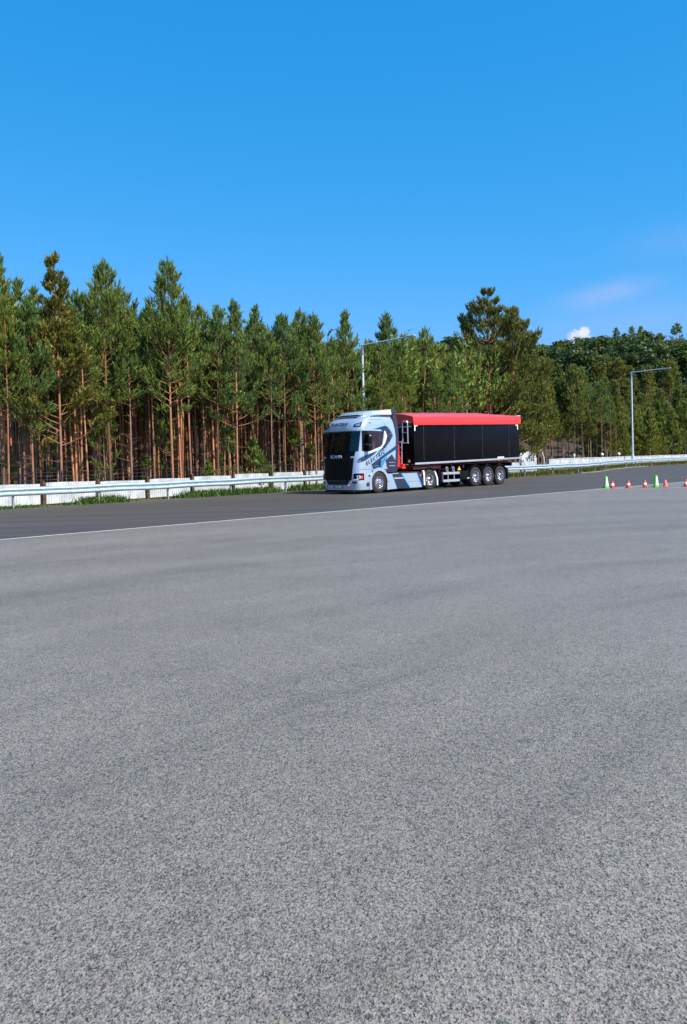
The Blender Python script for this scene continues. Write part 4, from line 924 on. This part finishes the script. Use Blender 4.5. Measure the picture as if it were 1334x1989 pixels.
def limbs(P0, P1, r0, r1, seg=4):
    """tapered sticks between points (n,3)"""
    n = len(P0); d, a, b = frame(P1 - P0); th = np.arange(seg) * 2 * np.pi / seg
    ring = a[:, None] * np.cos(th)[None, :, None] + b[:, None] * np.sin(th)[None, :, None]
    A = P0[:, None] + ring * r0[:, None, None]; B = P1[:, None] + ring * r1[:, None, None]
    V = np.concatenate([A, B], 1).reshape(-1, 3); o = (np.arange(n) * 2 * seg)[:, None]; F = []
    for i in range(seg): j = (i + 1) % seg; F.append(np.stack([o[:, 0] + i, o[:, 0] + j, o[:, 0] + seg + j, o[:, 0] + seg + i], 1))
    return V, np.concatenate(F)
class Acc:
    def __init__(s): s.V = []; s.F = []; s.n = 0
    def add(s, V, F):
        if len(V): s.V.append(V); s.F.append(F + s.n); s.n += len(V)
    def get(s): return np.concatenate(s.V), np.concatenate(s.F)
def pine(seed, H, base, rad, shape, dens=1.0, r0=0.058, up=0.5, pads=0, brush=0.42, bw=0.085, k=12, lean=0.0, stubs=14, step=1.0, outer=0.28, skip=0.0, flat=1.0):
    """returns trunk (V,F quads) and crown (V,F tris). shape(t) -> relative branch length, t 0 at crown base to 1 at the top"""
    r = np.random.default_rng(seed); W = Acc(); C = Acc()
    nseg = 12; zs = np.linspace(0, H * 0.985, nseg + 1); ph = r.uniform(0, 6.28, 2)
    cx = lean * (zs / H) ** 1.5 + 0.06 * np.sin(zs * 0.5 + ph[0]) * (zs / H); cy = 0.06 * np.sin(zs * 0.43 + ph[1]) * (zs / H)
    cl = np.stack([cx, cy, zs], 1); rr = r0 * (1 - (zs / H)) ** 0.75 + 0.012; rr[0] *= 1.25
    seg = 7; th = np.arange(seg) * 2 * np.pi / seg
    V = (cl[:, None] + np.stack([np.cos(th), np.sin(th), 0 * th], 1)[None] * rr[:, None, None]).reshape(-1, 3); F = []
    for i in range(nseg):
        for j in range(seg): F.append((i * seg + j, i * seg + (j + 1) % seg, (i + 1) * seg + (j + 1) % seg, (i + 1) * seg + j))
    W.add(V, np.array(F))
    def trunk(z): return np.stack([np.interp(z, zs, cx), np.interp(z, zs, cy), z], -1)
    zb = H * base
    # dead stubs under the crown
    z = r.uniform(H * min(0.12, base * .5), zb, stubs); a = r.uniform(0, 6.28, stubs); L = r.uniform(0.2, 0.9, stubs)
    p = trunk(z); W.add(*limbs(p, p + np.stack([np.cos(a) * L, np.sin(a) * L, r.uniform(-.1, .3, stubs)], 1), np.full(stubs, .009), np.full(stubs, .003), 3))
    PS, DS, LS = [], [], []
    zz = zb
    while zz < H * 0.975:
        t = (zz - zb) / (H - zb); nb = max(3, int(r.integers(4, 7) * dens ** 0.5)); a0 = r.uniform(0, 6.28)
        for i in range(nb):
            Lb = rad * shape(t) * r.uniform(0.6, 1.2)
            if Lb < 0.12: Lb = 0.12
            if r.random() < skip * (1.15 - t): continue
            a = a0 + i * 6.28 / nb + r.uniform(-.35, .35); el = up * (0.5 + 0.9 * t) + r.uniform(-.22, .22)
            h0 = trunk(np.array([zz + r.uniform(-.12, .12)]))[0]; dirv = np.array([math.cos(a) * math.cos(el), math.sin(a) * math.cos(el), math.sin(el)])
            m_ = max(2, int(Lb / 0.45)); pts = [h0]; dv = dirv.copy()
            for q in range(m_):
                dv = dv + np.array([r.uniform(-.15, .15), r.uniform(-.15, .15), 0.10 + 0.08 * t]); dv /= np.linalg.norm(dv); pts.append(pts[-1] + dv * Lb / m_)
            pts = np.array(pts); rb = np.linspace(max(.010, 0.011 * Lb + .005), .005, len(pts))
            W.add(*limbs(pts[:-1], pts[1:], rb[:-1], rb[1:], 3))
            ns = max(2, int(Lb * 12.5 * dens)); s = r.uniform(outer, 1.0, ns) ** 0.8
            q = s * (len(pts) - 1); i0 = np.minimum(q.astype(int), len(pts) - 2); fr = (q - i0)[:, None]; pp = pts[i0] * (1 - fr) + pts[i0 + 1] * fr
            # side twigs: fan outwards, more in the outer half
            spread = Lb * 0.30 * r.uniform(0.1, 1, ns) * (1.15 - s * 0.6)
            side = np.array([-math.sin(a), math.cos(a), 0]); sg = r.choice([-1, 1], ns)
            o = side[None] * (sg * spread)[:, None] + np.array([0, 0, 1])[None] * (r.uniform(-.02, .16, ns) * (0.6 + Lb) * flat)[:, None] + dirv[None] * (spread * 0.5)[:, None]
            PS.append(pp + o); D = dirv[None] * r.uniform(.2, .8, (ns, 1)) + side[None] * (sg * r.uniform(.0, .6, ns))[:, None] + np.array([0, 0, 1.0])[None] * r.uniform(.35, 1.2, (ns, 1)) * (0.70 + 1.3 * t) + r.normal(0, .18, (ns, 3))
            DS.append(D); LS.append(brush * r.uniform(.65, 1.25, ns))
            PS.append(pts[-1:]); DS.append((dv + np.array([0, 0, .6]))[None]); LS.append(np.array([brush * 1.1]))
        zz += r.uniform(0.30, 0.46) * (1 if H < 20 else 1.3) * (0.75 + 0.4 * (1 - t)) * step
    if len(PS) and H < 13:   # upright candles on the outer shoots of the upper crown
        A_ = np.concatenate(PS); B_ = A_[(A_[:, 2] > zb + 0.45 * (H - zb))]
        if len(B_):
            pick = B_[r.integers(0, len(B_), int(90 + 1.0 * len(B_) * 0.12))]
            PS.append(pick); DS.append(np.stack([r.normal(0, .18, len(pick)), r.normal(0, .18, len(pick)), np.ones(len(pick))], 1)); LS.append(brush * r.uniform(.9, 1.5, len(pick)))
    tp_ = trunk(np.array([H * 0.95, H * 0.97, H * 0.985])); PS.append(tp_); DS.append(np.array([[.12, 0, 1], [-.1, .1, 1], [0, 0, 1.0]])); LS.append(np.array([brush, brush * 1.1, brush * 1.3]))
    PS, DS, LS = np.concatenate(PS), np.concatenate(DS), np.concatenate(LS)
    C.add(*brushes(PS, DS, LS, LS / brush * bw, r, k))
    return W.get(), C.get()
def tri(V, F): return V, np.concatenate([F[:, [0, 1, 2]], F[:, [0, 2, 3]]])
slim = lambda t: 0.55 + 0.65 * math.sin(min(1, t * 1.35 + .12) * math.pi * 0.72) * (1 - t ** 2.0) - 0.48 * t
cone_ = lambda t: (1.0 - t) ** 0.95 * 0.98 + 0.06
egg = lambda t: (math.sin((t * 0.80 + 0.20) * math.pi)) ** 0.7 * 0.9 + 0.08
# prototypes (hidden nowhere: each mesh is used only through placed trees)
PROTO = {}
def proto(key, wood, leaf, *a, **k):
    (Vt, Ft), (Vc, Fc) = pine(*a, **k)
    PROTO[key] = (npmesh('trunk', Vt, Ft, wood, 'mesh', True), npmesh('crown', Vc, Fc, leaf, 'mesh'), a[1])
for i in range(6): proto(('tall', i), MBK, ML['pine'], 100 + i, 11.5, [0.36, 0.46, 0.50, 0.40, 0.54, 0.34][i], [1.75, 1.5, 1.6, 1.95, 1.45, 1.85][i], slim if i % 2 else cone_, dens=[1.0, .9, .8, 1.05, .8, 1.0][i], lean=[.1, -.3, .3, -.1, .2, 0][i], skip=.33)
for i in range(2): proto(('rich', i), MBK, ML['olive'] if i == 0 else ML['pine'], 130 + i, 11.5, [0.20, 0.30][i], [2.35, 1.9][i], cone_, dens=1.25, brush=0.38, bw=.12, skip=[.55, .3][i], step=1.15, outer=.4)
for i in range(3): proto(('thin', i), MBG, ML['pine'], 140 + i, 11.0, [0.55, 0.60, 0.50][i], [1.3, 1.2, 1.45][i], slim, dens=.8, stubs=26, r0=.050, skip=.2)
for i in range(4): proto(('young', i), MBG, ML['young'], 150 + i, 7.5, [0.05, 0.10, 0.08, 0.14][i], [1.7, 1.5, 1.9, 1.6][i], cone_, dens=.95, up=0.55, brush=0.55, bw=0.15, k=7)
for i in range(3): proto(('mid', i), MBG, ML['slope'], 160 + i, 10.5, [0.36, 0.42, 0.30][i], [1.7, 1.5, 1.8][i], egg if i == 1 else cone_, dens=.8, brush=0.50, bw=0.15, k=7)
bigshape = lambda t: float(np.interp(t, [0, .12, .3, .45, .55, .68, .8, .88, 1], [.75, .95, 1.0, .85, .55, .66, .42, .20, .10]))
proto(('big', 0), MBK, ML['olive'], 170, 14.2, 0.14, 4.3, bigshape, dens=2.0, r0=0.22, up=0.22, brush=0.42, bw=0.12, skip=.22, step=2.6, outer=.42, flat=.45)
proto(('big', 1), MBK, ML['olive'], 177, 12.0, 0.10, 4.6, bigshape, dens=1.9, r0=0.20, up=0.20, brush=0.42, bw=0.12, skip=.2, step=2.4, outer=.4, flat=.45)
for i in range(3): proto(('low', i), MBG, ML['pine'], 190 + i, 5.0, [.22, .4, .3][i], [1.0, .8, 1.2][i], egg, dens=.9, stubs=10, r0=.035, skip=.5, step=1.3)
proto(('bush', 0), MBK, ML['pine'], 180, 2.6, 0.06, 1.0, cone_, dens=1.2, brush=0.3, stubs=2, r0=.04)
# broadleaf for the hill
def broad(seed, H, rad):
    r = np.random.default_rng(seed); W = Acc(); C = Acc()
    W.add(*limbs(np.array([[0, 0, 0.0], [0, 0, H * .3]]), np.array([[0.05, 0, H * .3], [0.1, 0.05, H * .7]]), np.array([.22, .17]), np.array([.17, .07]), 7))
    n = 22; cz = r.uniform(.32, .90, n) * H; a = r.uniform(0, 6.28, n); q = rad * np.sqrt(np.clip(1 - ((cz / H - .55) / .48) ** 2, .05, 1)) * r.uniform(.25, .85, n)
    cc = np.stack([np.cos(a) * q, np.sin(a) * q, cz], 1); cc = np.concatenate([cc, [[0, 0, H * .86]]])
    n = len(cc); W.add(*limbs(np.stack([cc[:, 0] * .1, cc[:, 1] * .1, cc[:, 2] * .7], 1), cc, np.full(n, .06), np.full(n, .02), 3))
    for c in cc:
        m_ = 130; d = r.normal(0, 1, (m_, 3)); d /= np.linalg.norm(d, axis=1, keepdims=True); R_ = rad * r.uniform(.28, .46)
        p = c + d * R_ * r.uniform(.55, 1.08, (m_, 1)) * np.array([1, 1, .75]); nrm = d + r.normal(0, .5, (m_, 3)); _, u, v = frame(nrm); s = r.uniform(.16, .34, m_)[:, None]
        V = np.stack([p - u * s, p + v * s * .8, p + u * s, p - v * s * .8], 1).reshape(-1, 3); o = np.arange(m_)[:, None] * 4
        C.add(V, np.concatenate([o + [0, 1, 2], o + [0, 2, 3]]).astype(int))
    return W.get(), C.get()
for i in range(4):
    (Vt, Ft), (Vc, Fc) = broad(200 + i, 10, [4.0, 3.4, 4.3, 3.2][i]); PROTO[('broad', i)] = (npmesh('trunk', Vt, Ft, MBD, 'mesh', True), npmesh('crown', Vc, Fc, ML['broad'], 'mesh'), 10.0)
def plant(key, x, y, h, name, label, cat, group=None, z=None, rz=None, wide=1.0):
    tm, cm, H0 = PROTO[key]; s = h / (H0 + (0.0 if key[0] == 'broad' else 0.42))
    e = empty(name, (x, y, (float(hill_h(x, y)) if z is None else z) - 0.03), random.uniform(0, 6.28) if rz is None else rz); e.scale = (s * wide, s * wide, s)
    tag(e, label, cat, group)
    for nm, me in (('trunk', tm), ('crown', cm)):
        o = bpy.data.objects.new(nm, me); o.parent = e; col.objects.link(o)
    return e

# -- front row pines, each one a tree of the photograph's skyline: column, top row, distance, kind, label
FR = [(-30, 500, 35.0, ('tall', 3), 'pine cut by the left edge of the photo'),
 (8, 488, 35.5, ('tall', 0), 'tall pine nearest the left edge, its spiky top high against the sky'),
 (48, 535, 37.0, ('thin', 0), 'slim pine between the left edge pine and the bushy tall pine'),
 (120, 484, 36.2, ('rich', 0), 'tallest bushy pine on the left, low yellowish branches near the fence'),
 (160, 560, 38.2, ('tall', 1), 'shorter pine filling the gap right of the bushy tall pine'),
 (215, 502, 38.4, ('tall', 3), 'tall broad topped pine, second high top from the left edge group'),
 (256, 560, 40.0, ('thin', 1), 'thin pine on the right shoulder of the broad topped pine'),
 (300, 585, 40.6, ('tall', 4), 'lower pine just left of the pointed tall pine'),
 (336, 496, 39.6, ('tall', 5), 'tall pointed pine with a pale straight trunk, last of the high tops on the left'),
 (372, 566, 41.5, ('tall', 2), 'pine with open airy top right of the pointed tall pine'),
 (398, 585, 43.0, ('thin', 2), 'slender pine, first small top right of the airy pine'),
 (424, 588, 42.2, ('tall', 1), 'slender pine with twin tip, left of the middle stand'),
 (462, 580, 42.8, ('tall', 0), 'round topped pine standing a little above its neighbours in the middle stand'),
 (500, 592, 44.5, ('tall', 4), 'pine with a loose open tip right of the round topped pine'),
 (530, 640, 43.8, ('thin', 0), 'short pine in the dip of the middle skyline'),
 (555, 604, 44.8, ('tall', 3), 'dense pine with double tip left of the truck cab'),
 (590, 594, 46.5, ('thin', 1), 'pine with a thin spire above the left side of the truck cab'),
 (615, 603, 45.6, ('tall', 5), 'full crowned pine directly behind the front of the cab'),
 (650, 650, 48.0, ('tall', 2), 'lower pine in the gap behind the cab'),
 (678, 600, 49.0, ('tall', 0), 'bushy topped pine just left of the left street lamp'),
 (722, 655, 53.0, ('tall', 3), 'low pine right behind the left street lamp'),
 (757, 602, 54.0, ('tall', 5), 'pine with a tall narrow top over the middle of the lamp arm'),
 (790, 665, 55.5, ('tall', 1), 'low pine under the end of the lamp arm'),
 (812, 650, 57.0, ('tall', 2), 'pine with a tufted top right of the lamp arm tip'),
 (832, 630, 57.5, ('thin', 2), 'pine with a small bare spire right of the lamp arm tip'),
 (862, 672, 59.0, ('tall', 4), 'small open pine left of the big spreading pine')]
for px, py, Y_, key, lab in FR:
    plant(key, at(px, Y_), Y_, top_h(px, py, Y_), 'pine_tree', lab, 'pine tree', 'pines in the front row of the stand', z=0.0, wide=1.0)
plant(('big', 0), at(955, 63.0), 63.0, top_h(955, 558, 63.0), 'pine_tree', 'big spreading pine with layered branches standing above the trailer rear', 'pine tree', z=0.0, rz=R(20), wide=0.92)
plant(('big', 1), at(1000, 66.5), 66.5, top_h(1000, 598, 66.5), 'pine_tree', 'second broad pine leaning out right of the big spreading pine', 'pine tree', z=0.0, rz=R(150), wide=0.85)
plant(('bush', 0), at(495, 44.0), 44.0, 2.9, 'young_pine', 'small green pine sapling behind the white fence left of the cab', 'young pine', 'saplings at the fence', z=0.0)
plant(('bush', 0), at(405, 42.0), 42.0, 1.8, 'young_pine', 'low pine sapling behind the white fence below the middle stand', 'young pine', 'saplings at the fence', z=0.0)
plant(('bush', 0), at(522, 45.6), 45.6, 1.7, 'young_pine', 'smallest pine sapling, close right of the taller green sapling', 'young pine', 'saplings at the fence', z=0.0)

# spindly little pines between the front trunks
for i, (px, hh_) in enumerate(((18, 2.3), (92, 3.4), (150, 2.6), (205, 4.4), (283, 2.2), (318, 4.0), (445, 3.6), (572, 3.9), (604, 2.6))):
    Y_ = 46.9 / (1 - (px - 667) / 1600) + 2.6 + (i % 3) * 0.8
    plant(('low', i % 3), at(px, Y_), Y_, hh_, 'young_pine', ['spindly low pine at the far left below the edge pine', 'thin young pine with a green tuft below the bushy tall pine', 'low green pine tuft right of the bushy tall pine near the fence', 'thin half grown pine under the broad topped pine', 'smallest spindly pine in the gap left of the pointed tall pine', 'half grown pine at the foot of the pointed tall pine', 'half grown pine between the trunks of the middle stand', 'half grown green pine left of the truck cab', 'small spindly pine just left of the cab front'][i], 'young pine', 'spindly young pines among the trunks', z=0.0)
# -- the stand behind them
rs = np.random.default_rng(11)
def inside(px, Y_): return -60 < px < 900
used = [(at(f[0], f[2]), f[2]) for f in FR]
cnt = 0; tries = 0; back = []
while cnt < 170 and tries < 20000:
    tries += 1
    b_d = 1.9 + 13.5 * rs.random() ** 1.3; a_d = rs.uniform(-6, 60); x, y = P(a_d, b_d); px = 667 + 1600 * x / y
    if not (-60 < px < 905): continue
    if any((x - u) ** 2 + (y - v) ** 2 < 0.95 ** 2 for u, v in used): continue
    # the lamp stands in front of the stand
    if abs(px - 709) < 26 and y < 53.5: continue
    sky_y = np.interp(px, [-60, 0, 120, 160, 215, 262, 300, 336, 385, 460, 620, 700, 830, 880], [560, 560, 560, 600, 570, 610, 625, 590, 625, 635, 645, 665, 680, 700])
    h = top_h(px, sky_y + rs.uniform(-12, 55), y); h = min(max(h, 6.8), 12.6)
    used.append((x, y)); cnt += 1
    key = [('tall', int(rs.integers(0, 6))), ('thin', int(rs.integers(0, 3))), ('thin', int(rs.integers(0, 3)))][int(rs.integers(0, 3))]
    plant(key, x, y, h, 'pine_tree', ('slim reddish pine deep in the stand behind the left third of the guardrail' if px < 300 else 'slim reddish pine deep in the stand between the pointed tall pine and the truck' if px < 620 else 'slim pine behind the truck and its trailer, back from the front row'), 'pine tree', 'pines deeper in the stand', z=0.0)
# deep forest: too many to tell apart
FV, FF = Acc(), Acc()
n = 3400; a_d = rs.uniform(-16, 80, n); b_d = 3.5 + 66 * rs.random(n) ** 1.15; pts = np.array([P(a, b) for a, b in zip(a_d, b_d)])
keep = (pts[:, 1] < 125) & (pts[:, 0] / pts[:, 1] < 0.20) & (pts[:, 0] / pts[:, 1] > -0.46); pts = pts[keep]; n = len(pts)
hh = rs.uniform(7.6, 9.6, n); P0 = np.stack([pts[:, 0], pts[:, 1], np.zeros(n)], 1); mid_ = P0 + np.stack([rs.normal(0, .1, n), rs.normal(0, .1, n), hh * .5], 1); P1 = P0 + np.stack([rs.normal(0, .2, n), rs.normal(0, .2, n), hh], 1)
FV.add(*tri(*limbs(P0, mid_, np.full(n, .058), np.full(n, .048), 6))); FV.add(*tri(*limbs(mid_, P1, np.full(n, .048), np.full(n, .02), 6)))
m_ = 30; sh = n * m_; ii = np.repeat(np.arange(n), m_); t = rs.uniform(.60, 1.0, sh); aa = rs.uniform(0, 6.28, sh); q = 1.5 * (1.08 - t) ** .6 * rs.uniform(.3, 1.0, sh)
ps = P0[ii] + np.stack([np.cos(aa) * q, np.sin(aa) * q, t * hh[ii]], 1); ds = np.stack([np.cos(aa) * .6, np.sin(aa) * .6, np.full(sh, .8)], 1)
FF.add(*brushes(ps, ds, np.full(sh, .75), np.full(sh, .26), rs, 6))
dt = npmesh('deep_forest', *FV.get(), MBR); tag(dt, 'dense mass of reddish pine trunks and dark crowns deep inside the stand', 'forest', kind='stuff')
npmesh('crowns', *FF.get(), ML['pine'], dt)

# -- right of the trailer: slim pines, young bushy pines, hillside
cnt = 0; tries = 0
for k in range(26):
    px = 1030 + k * 6.6 + rs.uniform(-3, 3); Y_ = 79 + rs.uniform(0, 9) + max(0, (px - 1040)) * 0.055
    plant(('mid', int(rs.integers(0, 3))) if k % 3 else ('thin', int(rs.integers(0, 3))), at(px, Y_), Y_, top_h(px, np.interp(px, [1030, 1080, 1130, 1180], [735, 735, 722, 745]) + rs.uniform(-16, 34), Y_), 'pine_tree', 'slim pine with thin pale trunk behind the low wall, close right of the trailer', 'pine tree', 'slim pines behind the low wall', z=0.0)
used = []
while cnt < 62 and tries < 9000:
    tries += 1
    px = rs.uniform(1140, 1362); Y_ = rs.uniform(97, 122); x = at(px, Y_); wall_y = np.interp(x, [p[0] for p in wl], [p[1] for p in wl])
    if Y_ < wall_y + 2.2: continue
    if any((x - u) ** 2 + (Y_ - v) ** 2 < 1.35 ** 2 for u, v in used): continue
    used.append((x, Y_)); cnt += 1; h = 7.0 + rs.uniform(-1.0, 1.2)
    plant(('young', int(rs.integers(0, 4))), x, Y_, h, 'young_pine', ('bushy young pine in the yellow green thicket left of the right street lamp' if px < 1229 else 'bushy young pine in the yellow green thicket right of the right street lamp'), 'young pine', 'thicket of young pines on the right')
cnt = 0; used = []; tries = 0
while cnt < 118 and tries < 20000:
    tries += 1
    Y_ = rs.uniform(108, 200); px = rs.uniform(870, 1372); x = at(px, Y_)
    if px > 1120 and Y_ < 124: continue
    if any((x - u) ** 2 + (Y_ - v) ** 2 < (2.3 + (Y_ - 110) * .02) ** 2 for u, v in used): continue
    used.append((x, Y_)); cnt += 1
    plant(('mid', int(rs.integers(0, 3))), x, Y_, rs.uniform(8.5, 11.0), 'pine_tree', ('olive pine on the lower hill slope left of the right street lamp' if px < 1229 else 'olive pine on the lower hill slope right of the right street lamp'), 'pine tree', 'pines on the lower hill slope', wide=1.35)
cnt = 0; used = []; tries = 0
while cnt < 125 and tries < 30000:
    tries += 1
    Y_ = rs.uniform(172, 228); px = rs.uniform(780, 1385); x = at(px, Y_)
    if any((x - u) ** 2 + (Y_ - v) ** 2 < 3.6 ** 2 for u, v in used): continue
    used.append((x, Y_)); cnt += 1
    plant(('broad', int(rs.integers(0, 4))), x, Y_, rs.uniform(8.5, 12.0), 'broadleaf_tree', ('dark leafy tree on the hill crest around the white cloud' if px < 1180 else 'dark green leafy tree on the high right part of the hill crest'), 'tree', 'leafy trees on the hill top')
for px, py, key, lab in ((1200, 637, ('tall', 4), 'lone pine with long bare trunk on the hill crest right of the white cloud'), (1234, 632, ('tall', 2), 'left of two small pine tops close together on the hill crest'), (1249, 633, ('thin', 0), 'right of two small pine tops close together on the hill crest'), (1319, 626, ('thin', 1), 'single pine top standing high on the crest near the right edge'), (1128, 655, ('tall', 1), 'thin topped pine in front of the white cloud on the crest')):
    Y_ = 196.0; x = at(px, Y_); h = top_h(px, py, Y_) - float(hill_h(x, Y_)); plant(key, x, Y_, h, 'pine_tree', lab, 'pine tree', 'pines on the hill crest', wide=1.5 if px != 1128 else 1.2)

# -- verge grass and flowers
def blades(name, pts, hgt, m, label, cat, n_per, spread, wdt=0.012):
    r = np.random.default_rng(5); P_ = np.repeat(np.asarray(pts), n_per, 0); n = len(P_); P_ = P_ + r.normal(0, spread, (n, 2)); a = r.uniform(0, 6.28, n); L = hgt * r.uniform(.4, 1.3, n); lean_ = r.normal(0, .35, (n, 2)) * L[:, None]
    b0 = np.stack([P_[:, 0] - np.cos(a) * wdt, P_[:, 1] - np.sin(a) * wdt, np.full(n, -.005)], 1); b1 = np.stack([P_[:, 0] + np.cos(a) * wdt, P_[:, 1] + np.sin(a) * wdt, np.full(n, -.005)], 1)
    tp = np.stack([P_[:, 0] + lean_[:, 0], P_[:, 1] + lean_[:, 1], L], 1); V = np.stack([b0, b1, tp], 1).reshape(-1, 3)
    o = npmesh(name, V, np.arange(len(V)).reshape(-1, 3), m); tag(o, label, cat, kind='stuff'); return o
lft = off(smooth_rail, 0.35); pl_ = [(x, y) for x, y, _ in sample(off(smooth_rail, 0.30), 0.10) if y < 66]
cl = [p for p in pl_ if (math.sin(p[0] * 0.9) + math.sin(p[0] * 2.3 + 1) + rs.normal(0, .5)) > 0.5]
blades('verge_grass', cl, 0.14, ML['herb'], 'strip of low green weeds growing under the left guardrail', 'grass', 26, 0.22, 0.022)
dense = [p for p in pl_ if (-7.4 < p[0] < -3.6 or -2.6 < p[0] < 0 or -11 < p[0] < -9.8)]
blades('weed_clump', dense, 0.30, ML['herb'], 'thicker clumps of green weeds at the foot of the white fence', 'weeds', 60, 0.25, 0.03)
rp_ = []
for d_ in (0.5, 1.1, 1.8, 2.5, 3.2, 4.0): rp_ += [(x, y) for x, y, _ in sample(off(smooth_rail, d_), 0.16) if 58 < y < 112]
blades('meadow_grass', rp_, 0.34, ML['grass'], 'yellow green uncut grass between the right guardrail and the low wall', 'grass', 26, 0.28, 0.022)
fy = MB(); myel = mat('dandelion_yellow', (0.85, 0.62, 0.02), 0.6)
for x, y in [p for p in dense if rs.random() < 0.8] + [p for p in cl if rs.random() < 0.15]:
    for q in range(2):
        xx, yy, hz_ = x + rs.normal(0, .16), y + rs.normal(0, .16), rs.uniform(.12, .30); bmesh.ops.create_icosphere(fy.bm, subdivisions=1, radius=0.028, matrix=Matrix.Translation((xx, yy, hz_)) @ Matrix.Diagonal((1, 1, .6, 1)))
tag(fy.build('dandelion_flowers', myel), 'yellow dandelion flowers among the weeds under the guardrail', 'flowers', kind='stuff')
# fence-side leafy weeds on the right
